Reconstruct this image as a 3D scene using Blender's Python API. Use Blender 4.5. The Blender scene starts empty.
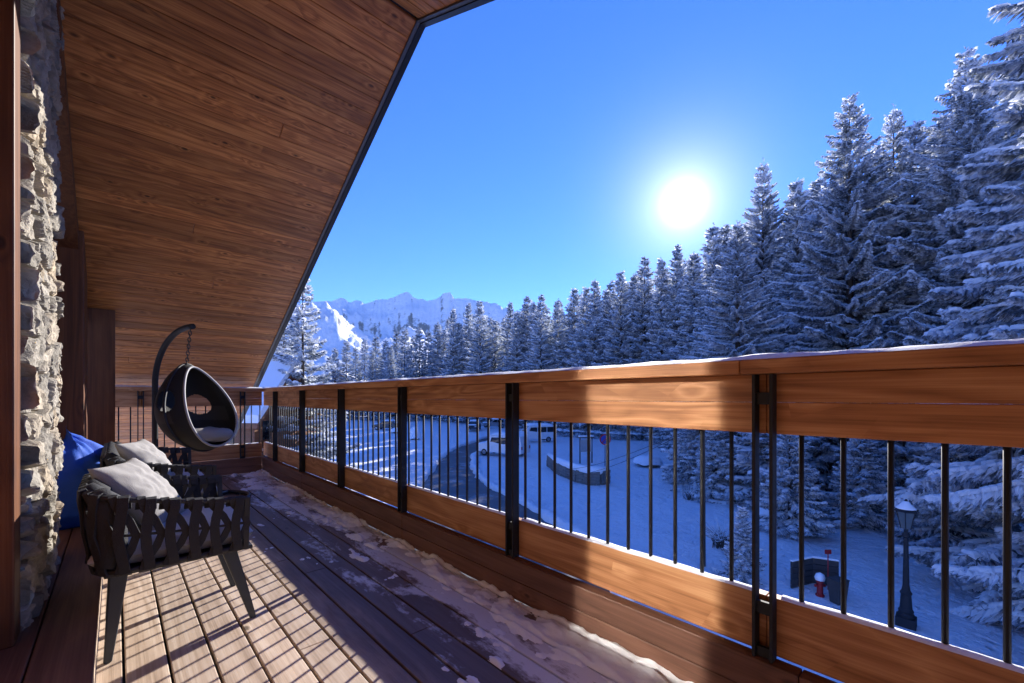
import bpy, bmesh, math, random
from mathutils import Vector, Matrix, noise as mn
import numpy as np

R = math.radians
SC = bpy.context.scene
COL = SC.collection
random.seed(7)

# ------------------------------------------------------------------ camera
F = 420.0                       # focal length in pixels of a 1024 wide picture
HOR = 397.0                     # horizon row
TH = R(43.3)                    # camera yaw from +Y (along the balcony) towards +X (outwards)
EYE = 1.05
ST, CT = math.sin(TH), math.cos(TH)
cam = bpy.data.cameras.new('camera')
cam.sensor_width = 36
cam.lens = F / 1024 * 36
cam.shift_y = (HOR - 341.5) / 1024
cam.clip_start = 0.05
cam.clip_end = 20000
camo = bpy.data.objects.new('camera', cam)
COL.objects.link(camo)
camo.location = (0, 0, EYE)
camo.rotation_euler = (R(90), 0, -TH)
SC.camera = camo

# ------------------------------------------------------------------ sun, sky, exposure
SUN_AZ, SUN_EL = R(65.5), R(23.2)
SDIR = Vector((math.sin(SUN_AZ) * math.cos(SUN_EL), math.cos(SUN_AZ) * math.cos(SUN_EL), math.sin(SUN_EL)))
sl = bpy.data.lights.new('sun', 'SUN')
sl.energy = 4.6
sl.angle = R(0.5)
sl.color = (1.0, 0.945, 0.87)
so = bpy.data.objects.new('sun', sl)
COL.objects.link(so)
so.rotation_euler = SDIR.to_track_quat('Z', 'Y').to_euler()
so.location = SDIR * 60

W = bpy.data.worlds.new('World')
SC.world = W
W.use_nodes = True
nt = W.node_tree
nt.nodes.clear()
def wn(t, **k):
    n = nt.nodes.new(t)
    for a, b in k.items(): setattr(n, a, b)
    return n
wo = wn('ShaderNodeOutputWorld')
sky = wn('ShaderNodeTexSky', sky_type='NISHITA', sun_disc=False)
sky.sun_elevation = SUN_EL; sky.sun_rotation = SUN_AZ
sky.altitude = 1800; sky.air_density = 1.0; sky.dust_density = 0.0; sky.ozone_density = 4.0
hsv = wn('ShaderNodeHueSaturation'); hsv.inputs['Saturation'].default_value = 1.17
nt.links.new(sky.outputs[0], hsv.inputs['Color'])
tint = wn('ShaderNodeMix', data_type='RGBA', blend_type='MULTIPLY'); tint.inputs[0].default_value = 1; tint.inputs[7].default_value = (.545, .565, 1.0, 1)
nt.links.new(hsv.outputs[0], tint.inputs[6])
bg = wn('ShaderNodeBackground'); bg.inputs['Strength'].default_value = 0.15
nt.links.new(tint.outputs[2], bg.inputs['Color'])
# the sun's own disc and the bright air round it, by direction in the sky
tc = wn('ShaderNodeTexCoord')
nz = wn('ShaderNodeVectorMath', operation='NORMALIZE')
nt.links.new(tc.outputs['Generated'], nz.inputs[0])
dot = wn('ShaderNodeVectorMath', operation='DOT_PRODUCT')
nt.links.new(nz.outputs[0], dot.inputs[0]); dot.inputs[1].default_value = SDIR
ac = wn('ShaderNodeMath', operation='ARCCOSINE'); nt.links.new(dot.outputs['Value'], ac.inputs[0])
def glow(width, amp):
    d = wn('ShaderNodeMath', operation='DIVIDE'); nt.links.new(ac.outputs[0], d.inputs[0]); d.inputs[1].default_value = R(width)
    p = wn('ShaderNodeMath', operation='POWER'); nt.links.new(d.outputs[0], p.inputs[0]); p.inputs[1].default_value = .95
    m = wn('ShaderNodeMath', operation='MULTIPLY'); nt.links.new(p.outputs[0], m.inputs[0]); m.inputs[1].default_value = -1
    e = wn('ShaderNodeMath', operation='EXPONENT'); nt.links.new(m.outputs[0], e.inputs[0])
    a = wn('ShaderNodeMath', operation='MULTIPLY'); nt.links.new(e.outputs[0], a.inputs[0]); a.inputs[1].default_value = amp
    return a
g1, g2 = glow(0.42, 14.0), glow(3.0, 0.8)
ga = wn('ShaderNodeMath', operation='ADD'); nt.links.new(g1.outputs[0], ga.inputs[0]); nt.links.new(g2.outputs[0], ga.inputs[1])
bg2 = wn('ShaderNodeBackground'); bg2.inputs['Color'].default_value = (1, .97, .92, 1)
nt.links.new(ga.outputs[0], bg2.inputs['Strength'])
add = wn('ShaderNodeAddShader')
nt.links.new(bg.outputs[0], add.inputs[0]); nt.links.new(bg2.outputs[0], add.inputs[1])
nt.links.new(add.outputs[0], wo.inputs['Surface'])

SC.view_settings.view_transform = 'Standard'
SC.view_settings.look = 'None'
SC.view_settings.gamma = 1
SC.view_settings.use_curve_mapping = False
SC.view_settings.exposure = 1.28
SC.cycles.use_denoising = True
try: SC.cycles.denoiser = 'OPENIMAGEDENOISE'
except Exception: pass
SC.cycles.max_bounces = 7
SC.cycles.diffuse_bounces = 5
SC.cycles.glossy_bounces = 3
SC.cycles.sample_clamp_indirect = 40
SC.cycles.blur_glossy = 0.0
SC.cycles.caustics_reflective = True       # the door glass throws the sun back onto the railing
SC.cycles.use_guiding = True
SC.cycles.use_surface_guiding = True
SC.cycles.guiding_training_samples = 64
SC.cycles.caustics_refractive = False

# ------------------------------------------------------------------ helpers
def tag(o, label=None, cat=None, group=None, kind=None):
    if label: o['label'] = label
    if cat: o['category'] = cat
    if group: o['group'] = group
    if kind: o['kind'] = kind
    return o

def empty(name, loc=(0, 0, 0), rz=0.0):
    o = bpy.data.objects.new(name, None)
    COL.objects.link(o)
    o.location = loc
    o.rotation_euler = (0, 0, rz)
    o.empty_display_size = 0.1
    return o

def copy_tree(o, parent=None):
    c = o.copy()
    COL.objects.link(c)
    if parent: c.parent = parent
    for ch in [k for k in bpy.data.objects if k.parent == o]:
        copy_tree(ch, c)
    return c

class MB:
    """collects faces and links them as one mesh object"""
    def __init__(s): s.v = []; s.f = []; s.m = []; s.a = []
    def add(s, vs, fs, mat=0):
        b = len(s.v); s.v.extend(vs)
        for f in fs: s.f.append([i + b for i in f]); s.m.append(mat)
    def box(s, x0, x1, y0, y1, z0, z1, mat=0, M=None):
        vs = [(x, y, z) for z in (z0, z1) for y in (y0, y1) for x in (x0, x1)]
        if M: vs = [tuple(M @ Vector(v)) for v in vs]
        s.add(vs, [(0, 2, 3, 1), (4, 5, 7, 6), (0, 1, 5, 4), (2, 6, 7, 3), (0, 4, 6, 2), (1, 3, 7, 5)], mat)
    def tube(s, pts, r, n=8, mat=0, cap=True):
        pts = [Vector(p) for p in pts]
        rs = r if isinstance(r, (list, tuple)) else [r] * len(pts)
        rings = []
        up = Vector((0, 0, 1))
        prev = None
        for i, p in enumerate(pts):
            t = (pts[min(i + 1, len(pts) - 1)] - pts[max(i - 1, 0)]).normalized()
            if prev is None:
                a = up if abs(t.z) < .9 else Vector((1, 0, 0))
                e1 = t.cross(a).normalized()
            else:
                e1 = (prev - t * prev.dot(t)).normalized()
            prev = e1
            e2 = t.cross(e1)
            rings.append([tuple(p + (e1 * math.cos(2 * math.pi * k / n) + e2 * math.sin(2 * math.pi * k / n)) * rs[i]) for k in range(n)])
        vs = [v for rg in rings for v in rg]
        fs = []
        for i in range(len(rings) - 1):
            for k in range(n):
                fs.append((i * n + k, i * n + (k + 1) % n, (i + 1) * n + (k + 1) % n, (i + 1) * n + k))
        if cap:
            fs.append(tuple(range(n - 1, -1, -1)))
            fs.append(tuple(range((len(rings) - 1) * n, len(rings) * n)))
        s.add(vs, fs, mat)
    def lathe(s, prof, n=16, c=(0, 0, 0), mat=0):
        vs = []
        for r, z in prof:
            for k in range(n):
                a = 2 * math.pi * k / n
                vs.append((c[0] + r * math.cos(a), c[1] + r * math.sin(a), c[2] + z))
        fs = []
        for i in range(len(prof) - 1):
            for k in range(n):
                fs.append((i * n + k, i * n + (k + 1) % n, (i + 1) * n + (k + 1) % n, (i + 1) * n + k))
        fs.append(tuple(range(n - 1, -1, -1)))
        fs.append(tuple(range((len(prof) - 1) * n, len(prof) * n)))
        s.add(vs, fs, mat)
    def ribbon(s, pts, wd, w, t, mat=0):
        """flat strap: rectangular section swept along pts, wd = width direction (one, or one per point)"""
        pts = [Vector(p) for p in pts]
        n = len(pts)
        wds = wd if isinstance(wd, list) else [wd] * n
        vs = []
        for i, p in enumerate(pts):
            tg = (pts[min(i + 1, n - 1)] - pts[max(i - 1, 0)]).normalized()
            d = Vector(wds[i]).normalized()
            d = (d - tg * d.dot(tg)).normalized()
            nn = tg.cross(d)
            for a, b in ((-1, -1), (1, -1), (1, 1), (-1, 1)):
                vs.append(tuple(p + d * (a * w / 2) + nn * (b * t / 2)))
        fs = []
        for i in range(n - 1):
            for k in range(4):
                fs.append((i * 4 + k, i * 4 + (k + 1) % 4, i * 4 + 4 + (k + 1) % 4, i * 4 + 4 + k))
        fs += [(3, 2, 1, 0), tuple(range(4 * n - 4, 4 * n))]
        s.add(vs, fs, mat)
    def mesh(s, name, mats, smooth=False):
        me = bpy.data.meshes.new(name)
        me.from_pydata(s.v, [], s.f)
        mats = mats if isinstance(mats, (list, tuple)) else [mats]
        for m in mats: me.materials.append(m)
        if any(s.m): me.polygons.foreach_set('material_index', s.m)
        if smooth: me.polygons.foreach_set('use_smooth', [True] * len(s.f))
        me.update()
        return me
    def build(s, name, mats, parent=None, smooth=False, bevel=0, seg=2, fix=False):
        me = s.mesh(name, mats, smooth)
        if fix:
            bm = bmesh.new(); bm.from_mesh(me); bmesh.ops.recalc_face_normals(bm, faces=bm.faces); bm.to_mesh(me); bm.free()
        o = bpy.data.objects.new(name, me)
        COL.objects.link(o)
        if parent: o.parent = parent
        if bevel:
            b = o.modifiers.new('bevel', 'BEVEL'); b.width = bevel; b.segments = seg; b.limit_method = 'ANGLE'
        return o

def P(px, d, z=0.0):
    """a place d metres ahead, seen in column px"""
    r = (px - 512) / F
    return Vector((d * (ST + r * CT), d * (CT - r * ST), z))

# ------------------------------------------------------------------ materials
class NT:
    def __init__(s, name):
        s.m = bpy.data.materials.new(name); s.m.use_nodes = True
        s.t = s.m.node_tree; s.b = s.t.nodes['Principled BSDF']
    def n(s, t, **k):
        n = s.t.nodes.new(t)
        for a, b in k.items(): setattr(n, a, b)
        return n
    def l(s, a, b): s.t.links.new(a, b)
    def math(s, op, a, b=None, c=None):
        n = s.n('ShaderNodeMath', operation=op)
        for i, x in enumerate((a, b, c)):
            if x is None: continue
            if isinstance(x, (int, float)): n.inputs[i].default_value = x
            else: s.l(x, n.inputs[i])
        return n.outputs[0]
    def mix(s, fac, a, b, mode='MIX'):
        n = s.n('ShaderNodeMix', data_type='RGBA', blend_type=mode)
        for i, x in ((0, fac), (6, a), (7, b)):
            if isinstance(x, (int, float)): n.inputs[i].default_value = x
            elif isinstance(x, tuple): n.inputs[i].default_value = (*x, 1)
            else: s.l(x, n.inputs[i])
        return n.outputs[2]
    def ramp(s, fac, stops):
        n = s.n('ShaderNodeValToRGB')
        e = n.color_ramp.elements
        while len(e) < len(stops): e.new(.5)
        for i, (p, c) in enumerate(stops):
            e[i].position = p; e[i].color = (*c, 1) if isinstance(c, tuple) else (c, c, c, 1)
        s.l(fac, n.inputs[0])
        return n.outputs[0]
    def noise(s, vec, scale, detail=4, rough=.55, dist=0):
        n = s.n('ShaderNodeTexNoise')
        n.inputs['Scale'].default_value = scale; n.inputs['Detail'].default_value = detail
        n.inputs['Roughness'].default_value = rough; n.inputs['Distortion'].default_value = dist
        if vec is not None: s.l(vec, n.inputs['Vector'])
        return n.outputs['Fac']
    def obj(s): return s.n('ShaderNodeTexCoord').outputs['Object']
    def scale(s, vec, sc, add=None):
        if add is not None:
            a = s.n('ShaderNodeVectorMath', operation='ADD'); s.l(vec, a.inputs[0]); s.l(add, a.inputs[1]); vec = a.outputs[0]
        m = s.n('ShaderNodeVectorMath', operation='MULTIPLY'); s.l(vec, m.inputs[0]); m.inputs[1].default_value = sc
        return m.outputs[0]
    def bump(s, h, strength=.3, dist=.01):
        n = s.n('ShaderNodeBump'); n.inputs['Strength'].default_value = strength; n.inputs['Distance'].default_value = dist
        s.l(h, n.inputs['Height']); s.l(n.outputs[0], s.b.inputs['Normal'])

def simple(name, col, rough=.6, metal=0, nscale=0, var=.25, bump=0):
    k = NT(name)
    k.b.inputs['Roughness'].default_value = rough; k.b.inputs['Metallic'].default_value = metal
    if nscale:
        v = k.noise(k.obj(), nscale, 5)
        c = k.mix(v, tuple(x * (1 - var) for x in col), tuple(min(1, x * (1 + var)) for x in col))
        k.l(c, k.b.inputs['Base Color'])
        if bump: k.bump(v, bump, .01)
    else:
        k.b.inputs['Base Color'].default_value = (*col, 1)
    return k.m

def wood(name, axis, dark, mid, light, rough=.55, knots=.6, dens=1.0, spec=.4, snow=None, vary=.32, grain=.2):
    k = NT(name)
    o = k.obj()
    rnd = k.n('ShaderNodeNewGeometry').outputs['Random Per Island']
    cmb = k.n('ShaderNodeCombineXYZ')
    for i, q in enumerate((13.1, 7.7, 29.3)): k.l(k.math('MULTIPLY', rnd, q), cmb.inputs[i])
    def ax(al, ac):
        return tuple(al if i == axis else ac for i in range(3))
    # knots: sparse cells, one in a few of them
    vor = k.n('ShaderNodeTexVoronoi'); vor.inputs['Scale'].default_value = 1
    k.l(k.scale(o, ax(4.6 * dens, 9.0 * dens), cmb.outputs[0]), vor.inputs['Vector'])
    sep = k.n('ShaderNodeSeparateColor'); k.l(vor.outputs['Color'], sep.inputs[0])
    keep = k.math('GREATER_THAN', sep.outputs[0], 1 - knots)
    kd = vor.outputs['Distance']
    knot = k.math('MULTIPLY', keep, k.n('ShaderNodeMapRange').outputs[0])
    mr = k.t.nodes[-1] if False else [n for n in k.t.nodes if n.bl_idname == 'ShaderNodeMapRange'][0]
    k.l(kd, mr.inputs[0]); mr.inputs[1].default_value = .06; mr.inputs[2].default_value = .14; mr.inputs[3].default_value = 1; mr.inputs[4].default_value = 0
    halo = k.math('MULTIPLY', keep, k.math('POWER', k.math('SUBTRACT', 1, k.math('MINIMUM', kd, 1)), 4))
    # growth rings: contour bands of a stretched noise, bent round the knots
    base = k.noise(k.scale(o, ax(.55, 5.5), cmb.outputs[0]), 1.0 * dens, 3, .5, .4)
    bands = k.math('ADD', k.math('MULTIPLY', base, 7), k.math('MULTIPLY', halo, 2.2))
    ring = k.math('PINGPONG', bands, 0.5)
    ring = k.math('MULTIPLY', ring, 2)
    fine = k.noise(k.scale(o, ax(3, 160), cmb.outputs[0]), 1, 3, .6)
    streak = k.noise(k.scale(o, ax(.45, 52), cmb.outputs[0]), 1, 5, .72)
    blotch = k.noise(k.scale(o, ax(.8, 2.5), cmb.outputs[0]), 1, 4, .6)
    t = k.math('ADD', k.math('MULTIPLY', ring, grain), k.math('ADD', k.math('ADD', k.math('MULTIPLY', fine, .36), k.math('MULTIPLY', streak, .62)), k.math('MULTIPLY', blotch, .16)))
    c = k.ramp(t, [(.40, dark), (.66, mid), (.92, light)])
    # each board its own tone
    vv = k.math('ADD', 1 - vary / 2, k.math('MULTIPLY', rnd, vary))
    cv = k.n('ShaderNodeCombineColor')
    for i in range(3): k.l(vv, cv.inputs[i])
    c = k.mix(1.0, c, cv.outputs[0], 'MULTIPLY')
    c = k.mix(k.math('MULTIPLY', knot, .8), c, tuple(x * .28 for x in dark))
    rgh = k.math('ADD', rough - .1, k.math('MULTIPLY', blotch, .25))
    if snow:
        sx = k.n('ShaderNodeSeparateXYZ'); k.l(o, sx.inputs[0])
        m1 = k.n('ShaderNodeMapRange'); k.l(sx.outputs[0], m1.inputs[0])
        m1.inputs[1].default_value = snow[0]; m1.inputs[2].default_value = snow[1]
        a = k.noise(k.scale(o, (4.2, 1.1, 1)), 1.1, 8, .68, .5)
        b = k.noise(k.scale(o, (1, .5, 1)), 26, 4, .7)
        s_ = k.math('ADD', k.math('MULTIPLY', a, 1.0), k.math('MULTIPLY', b, .32))
        s_ = k.math('ADD', s_, k.math('MULTIPLY', m1.outputs[0], .36))
        mk = k.ramp(s_, [(.90, 0.0), (1.06, 1.0)])
        mk = k.math('MULTIPLY', mk, .8)
        edge = k.math('GREATER_THAN', sx.outputs[0], snow[0])
        mk = k.math('MULTIPLY', mk, edge)
        # wet boards round the melting snow, plus railing shade darkened into the colour
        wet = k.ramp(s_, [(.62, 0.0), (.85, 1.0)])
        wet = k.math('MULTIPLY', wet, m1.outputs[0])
        damp_shade = k.math('SMOOTH_MIN', k.math('MULTIPLY', k.math('ADD', k.math('SUBTRACT', sx.outputs[0], .66), k.math('MULTIPLY', k.math('SUBTRACT', a, .5), .5)), 5.0), 1.0, .2)
        damp_shade = k.math('MAXIMUM', damp_shade, 0.0)
        c = k.mix(k.math('MULTIPLY', damp_shade, .82), c, k.mix(1.0, c, (.20, .155, .15), 'MULTIPLY'))
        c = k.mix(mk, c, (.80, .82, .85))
        rgh = k.math('SUBTRACT', rgh, k.math('MULTIPLY', damp_shade, .16))
    k.l(c, k.b.inputs['Base Color'])
    k.l(rgh, k.b.inputs['Roughness'])
    k.b.inputs['Specular IOR Level'].default_value = spec
    k.bump(k.math('ADD', k.math('MULTIPLY', fine, .6), k.math('MULTIPLY', ring, .4)), .25, .004)
    return k.m

RAIL_C = ((.19, .075, .027), (.41, .18, .072), (.60, .32, .15))
SOF_C = ((.115, .036, .009), (.42, .150, .038), (.68, .30, .085))
M = {}
M['rail_wood_y'] = wood('larch_rail_along', 1, *RAIL_C, knots=.4, grain=.26)
M['rail_wood_x'] = wood('larch_rail_across', 0, *RAIL_C, knots=.4, grain=.26)
M['soffit'] = wood('larch_soffit', 0, *SOF_C, knots=.5, rough=.45, dens=1.3, vary=.5)
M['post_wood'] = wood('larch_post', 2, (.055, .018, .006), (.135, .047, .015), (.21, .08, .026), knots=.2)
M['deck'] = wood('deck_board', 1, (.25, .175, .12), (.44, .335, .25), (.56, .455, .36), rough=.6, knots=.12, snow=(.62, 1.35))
M['kerb_wood'] = wood('kerb_board', 1, (.075, .032, .02), (.15, .068, .042), (.21, .105, .068), knots=.05)
M['step_wood'] = wood('step_board', 1, (.09, .045, .03), (.17, .09, .06), (.25, .14, .09), knots=.1)
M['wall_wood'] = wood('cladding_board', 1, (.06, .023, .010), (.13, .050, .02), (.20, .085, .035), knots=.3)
M['far_wood'] = wood('weathered_cladding', 0, (.10, .04, .018), (.22, .09, .04), (.3, .14, .07), knots=.2)
M['steel'] = simple('black_steel', (.009, .011, .016), .7, .0, 40, .3)
M['fascia'] = simple('dark_metal_edge', (.02, .021, .024), .4, .5, 8, .2)
M['lip'] = simple('grey_metal_lip', (.09, .09, .095), .4, .5, 8, .2)
M['strap'] = simple('charcoal_strap', (.019, .020, .025), .8, 0, 220, .4, .3)
M['frame'] = simple('charcoal_frame', (.02, .022, .026), .5, .1, 30, .2)
M['leg'] = simple('charcoal_leg', (.035, .045, .052), .5, 0, 30, .25)
M['cushion'] = simple('light_grey_fabric', (.29, .278, .27), .9, 0, 260, .12, .25)
M['seat_fabric'] = simple('pale_grey_seat_fabric', (.42, .43, .45), .9, 0, 260, .12, .25)
M['blue'] = simple('blue_canvas', (.008, .085, .50), .7, 0, 120, .18, .15)
M['egg'] = simple('black_mesh_fabric', (.022, .022, .023), .75, 0, 150, .4, .3)
M['egg_in'] = simple('grey_panel_fabric', (.055, .05, .05), .8, 0, 180, .3, .2)
M['piping'] = simple('pale_piping', (.42, .42, .42), .7)
M['chain'] = simple('chain_steel', (.12, .10, .08), .4, .8, 60, .3)
M['door_glass'] = simple('coated_door_glass', (.50, .50, .50), .06, 1.0)
M['glass'] = simple('dark_window_glass', (.012, .014, .018), .03)
M['glass'].node_tree.nodes['Principled BSDF'].inputs['Specular IOR Level'].default_value = .9

def snow_mat(name, col=(.86, .88, .91), nscale=3.0, bump=.35, dist=.05, sss=False):
    k = NT(name)
    o = k.obj()
    a = k.noise(o, nscale, 8, .62)
    b = k.noise(o, nscale * 18, 4, .6)
    k.l(k.mix(a, tuple(x * .93 for x in col), col), k.b.inputs['Base Color'])
    k.b.inputs['Roughness'].default_value = .75
    k.b.inputs['Specular IOR Level'].default_value = .25
    k.bump(k.math('ADD', a, k.math('MULTIPLY', b, .18)), bump, dist)
    return k.m
M['snow'] = snow_mat('snow', nscale=14, dist=.02)
def snow_field():
    k = NT('snow_ground')
    o = k.obj()
    a = k.noise(o, .45, 6, .6, .6); b = k.noise(o, 2.6, 5, .65, .3); c = k.noise(o, 14, 4, .6)
    vor = k.n('ShaderNodeTexVoronoi'); vor.inputs['Scale'].default_value = 1.6; k.l(o, vor.inputs['Vector'])
    pit = k.ramp(vor.outputs['Distance'], [(.06, 0.0), (.2, 1.0)])
    tr = k.ramp(k.noise(o, .11, 3, .5), [(.52, 0.0), (.6, 1.0)])          # where people and dogs have walked
    walked = k.math('SUBTRACT', 1, k.math('MULTIPLY', tr, k.math('SUBTRACT', 1, pit)))
    h = k.math('ADD', k.math('MULTIPLY', a, 1.0), k.math('ADD', k.math('MULTIPLY', b, .45), k.math('MULTIPLY', c, .07)))
    h = k.math('ADD', h, k.math('MULTIPLY', walked, .35))
    k.l(k.mix(b, (.80, .82, .85), (.87, .89, .92)), k.b.inputs['Base Color'])
    k.b.inputs['Roughness'].default_value = .75; k.b.inputs['Specular IOR Level'].default_value = .25
    k.bump(h, .9, .55)
    return k.m
M['snow_ground'] = snow_field()
M['asphalt'] = None
def asphalt():
    k = NT('wet_asphalt')
    o = k.obj()
    a = k.noise(k.scale(o, (1, 1, 1)), .5, 7, .65)
    b = k.noise(o, 9, 4, .6)
    c = k.ramp(k.math('ADD', k.math('MULTIPLY', a, .8), k.math('MULTIPLY', b, .2)), [(.38, (.035, .036, .04)), (.55, (.065, .067, .072)), (.68, (.32, .33, .35))])
    k.l(c, k.b.inputs['Base Color']); k.b.inputs['Roughness'].default_value = .55
    k.bump(b, .2, .02)
    return k.m
M['asphalt'] = asphalt()
def stone_mat():
    k = NT('rough_grey_stone')
    at = k.n('ShaderNodeAttribute', attribute_name='tone')
    o = k.obj()
    a = k.noise(o, 16, 7, .68)
    b = k.noise(o, 75, 4, .6)
    c = k.ramp(at.outputs['Fac'], [(0, (.26, .235, .195)), (.4, (.38, .345, .285)), (.7, (.48, .385, .265)), (1, (.46, .425, .36))])
    d = k.ramp(a, [(.3, .45), (.7, 1.15)])
    c = k.mix(1.0, c, d, 'MULTIPLY')
    joint = k.n('ShaderNodeAttribute', attribute_name='joint')
    c = k.mix(joint.outputs['Fac'], c, (.13, .12, .11))
    k.l(c, k.b.inputs['Base Color']); k.b.inputs['Roughness'].default_value = .85
    k.bump(k.math('ADD', a, k.math('MULTIPLY', b, .4)), .7, .02)
    return k.m
M['stone'] = stone_mat()
def needle_mat(name, stops):
    k = NT(name)
    a = k.noise(k.obj(), .9, 4, .6)
    b = k.noise(k.obj(), 7, 3, .6)
    t = k.math('ADD', k.math('MULTIPLY', a, .5), k.math('MULTIPLY', b, .5))
    c = k.ramp(t, stops)
    k.l(c, k.b.inputs['Base Color']); k.b.inputs['Roughness'].default_value = .85
    k.b.inputs['Specular IOR Level'].default_value = .15
    tr = k.n('ShaderNodeBsdfTranslucent'); mx = k.n('ShaderNodeMixShader'); mx.inputs[0].default_value = .35
    out = [n for n in k.t.nodes if n.bl_idname == 'ShaderNodeOutputMaterial'][0]
    k.l(c, tr.inputs['Color']); k.l(k.b.outputs[0], mx.inputs[1]); k.l(tr.outputs[0], mx.inputs[2]); k.l(mx.outputs[0], out.inputs['Surface'])
    return k.m
M['needles'] = needle_mat('frosted_needles', [(.32, (.035, .055, .06)), (.455, (.20, .235, .27)), (.575, (.74, .78, .84))])
M['needles_dark'] = needle_mat('dusky_needles', [(.33, (.032, .05, .055)), (.465, (.20, .235, .265)), (.585, (.70, .74, .80))])
M['bark'] = simple('dark_bark', (.075, .055, .042), .9, 0, 14, .5, .6)
def frost_snow(name, col, part, base=None):
    k = NT(name)
    b = k.b
    tr = k.n('ShaderNodeBsdfTranslucent'); mx = k.n('ShaderNodeMixShader'); mx.inputs[0].default_value = part
    out = [n for n in k.t.nodes if n.bl_idname == 'ShaderNodeOutputMaterial'][0]
    b.inputs['Base Color'].default_value = (*col, 1); tr.inputs['Color'].default_value = (*col, 1)
    b.inputs['Roughness'].default_value = .8; b.inputs['Specular IOR Level'].default_value = .2
    k.l(b.outputs[0], mx.inputs[1]); k.l(tr.outputs[0], mx.inputs[2]); k.l(mx.outputs[0], out.inputs['Surface'])
    return k.m
M['snow_load'] = frost_snow('snow_load', (.92, .94, .96), .52)

# ------------------------------------------------------------------ terrain
GZ = -4.55
EDGE = [(-1.2, 160), (-.32, 140), (-.15, 100), (.115, 70), (.305, 56), (.45, 44), (.59, 33), (.80, 24), (1.07, 19), (1.3, 15), (2.0, 12)]
def edge_d(r):
    if r <= EDGE[0][0]: return EDGE[0][1]
    for (a, b), (c, d) in zip(EDGE, EDGE[1:]):
        if r <= c: return b + (d - b) * (r - a) / (c - a)
    return EDGE[-1][1]
def ground(x, y):
    u = x * ST + y * CT
    v = x * CT - y * ST
    z = GZ + .22 * mn.fractal(Vector((x * .09, y * .09, 2.0)), 1.0, 2.0, 4)
    if u > 4:
        r = v / u
        e = edge_d(r)
        if u > e:
            z += min(.16 * (u - e), 12 + .02 * (u - e))
        z += .05 * mn.noise(Vector((x * .6, y * .6, 0)))
    return z

def make_ground():
    rad = [0, 3, 5] + [5 * 1.055 ** i for i in range(1, 130)]
    n = 300
    vs = [(0, 0, ground(0, 0))]
    fs = []
    for q in rad[1:]:
        for k in range(n):
            a = 2 * math.pi * k / n
            x, y = q * math.sin(a), q * math.cos(a)
            vs.append((x, y, ground(x, y)))
    for k in range(n): fs.append((0, 1 + (k + 1) % n, 1 + k))
    for i in range(len(rad) - 2):
        for k in range(n):
            a, b = 1 + i * n + k, 1 + i * n + (k + 1) % n
            fs.append((a, b, b + n, a + n))
    mb = MB(); mb.v = vs; mb.f = fs; mb.m = [0] * len(fs)
    return tag(mb.build('snow_ground', M['snow_ground'], smooth=True, fix=True), kind='structure')
make_ground()

def on_ground(px, py):
    """the ground point seen at a pixel of the photograph, marched along the sight line"""
    r = (px - 512) / F; t = (HOR - py) / F
    d = 4.0
    while d < 400:
        p = P(px, d)
        if EYE + t * d < ground(p.x, p.y): break
        d *= 1.004
    return Vector((p.x, p.y, ground(p.x, p.y)))

# road: left and right kerb lines set out on the ground, then filled
def make_road():
    Lp = [(330, 640), (385, 540), (424, 478), (440, 459), (458, 447.5), (478, 440.5), (497, 435.5), (520, 431.5), (560, 429)]
    Rp = [(640, 640), (600, 552), (545, 517), (505, 494), (483, 481), (474, 466), (478, 455), (498, 443), (560, 435.5)]
    def spl(pts, n):
        out = []
        for i in range(n + 1):
            t = i / n * (len(pts) - 1); k = min(int(t), len(pts) - 2); f = t - k
            p0, p1, p2, p3 = pts[max(k - 1, 0)], pts[k], pts[k + 1], pts[min(k + 2, len(pts) - 1)]
            out.append(.5 * (2 * p1 + (p2 - p0) * f + (2 * p0 - 5 * p1 + 4 * p2 - p3) * f * f + (3 * p1 - p0 - 3 * p2 + p3) * f ** 3))
        return out
    A = spl([on_ground(*p) for p in Lp], 70)
    B = spl([on_ground(*p) for p in Rp], 70)
    mb = MB(); nc = 10
    for a, b in zip(A, B):
        for j in range(nc + 1):
            q = a.lerp(b, j / nc)
            mb.v.append((q.x, q.y, ground(q.x, q.y) + .06))
    for i in range(70):
        for j in range(nc):
            k = i * (nc + 1) + j
            mb.f.append((k, k + 1, k + nc + 2, k + nc + 1)); mb.m.append(0)
    tag(mb.build('road', M['asphalt'], smooth=True, fix=True), kind='structure')
    # ploughed snow along both edges
    for line, nm in ((A, 'snow_bank'), (B, 'snow_bank')):
        sb = MB(); rnd = random.Random(len(nm) + int(line[3].x))
        pts, rr = [], []
        for q in line:
            pts.append((q.x + rnd.uniform(-.12, .12), q.y + rnd.uniform(-.12, .12), ground(q.x, q.y) + .04))
            rr.append(rnd.uniform(.22, .4))
        sb.tube(pts, rr, 8)
        tag(sb.build(nm, M['snow_ground'], smooth=True), kind='stuff', label='ridge of ploughed snow along the road edge', cat='snow')
make_road()

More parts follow.
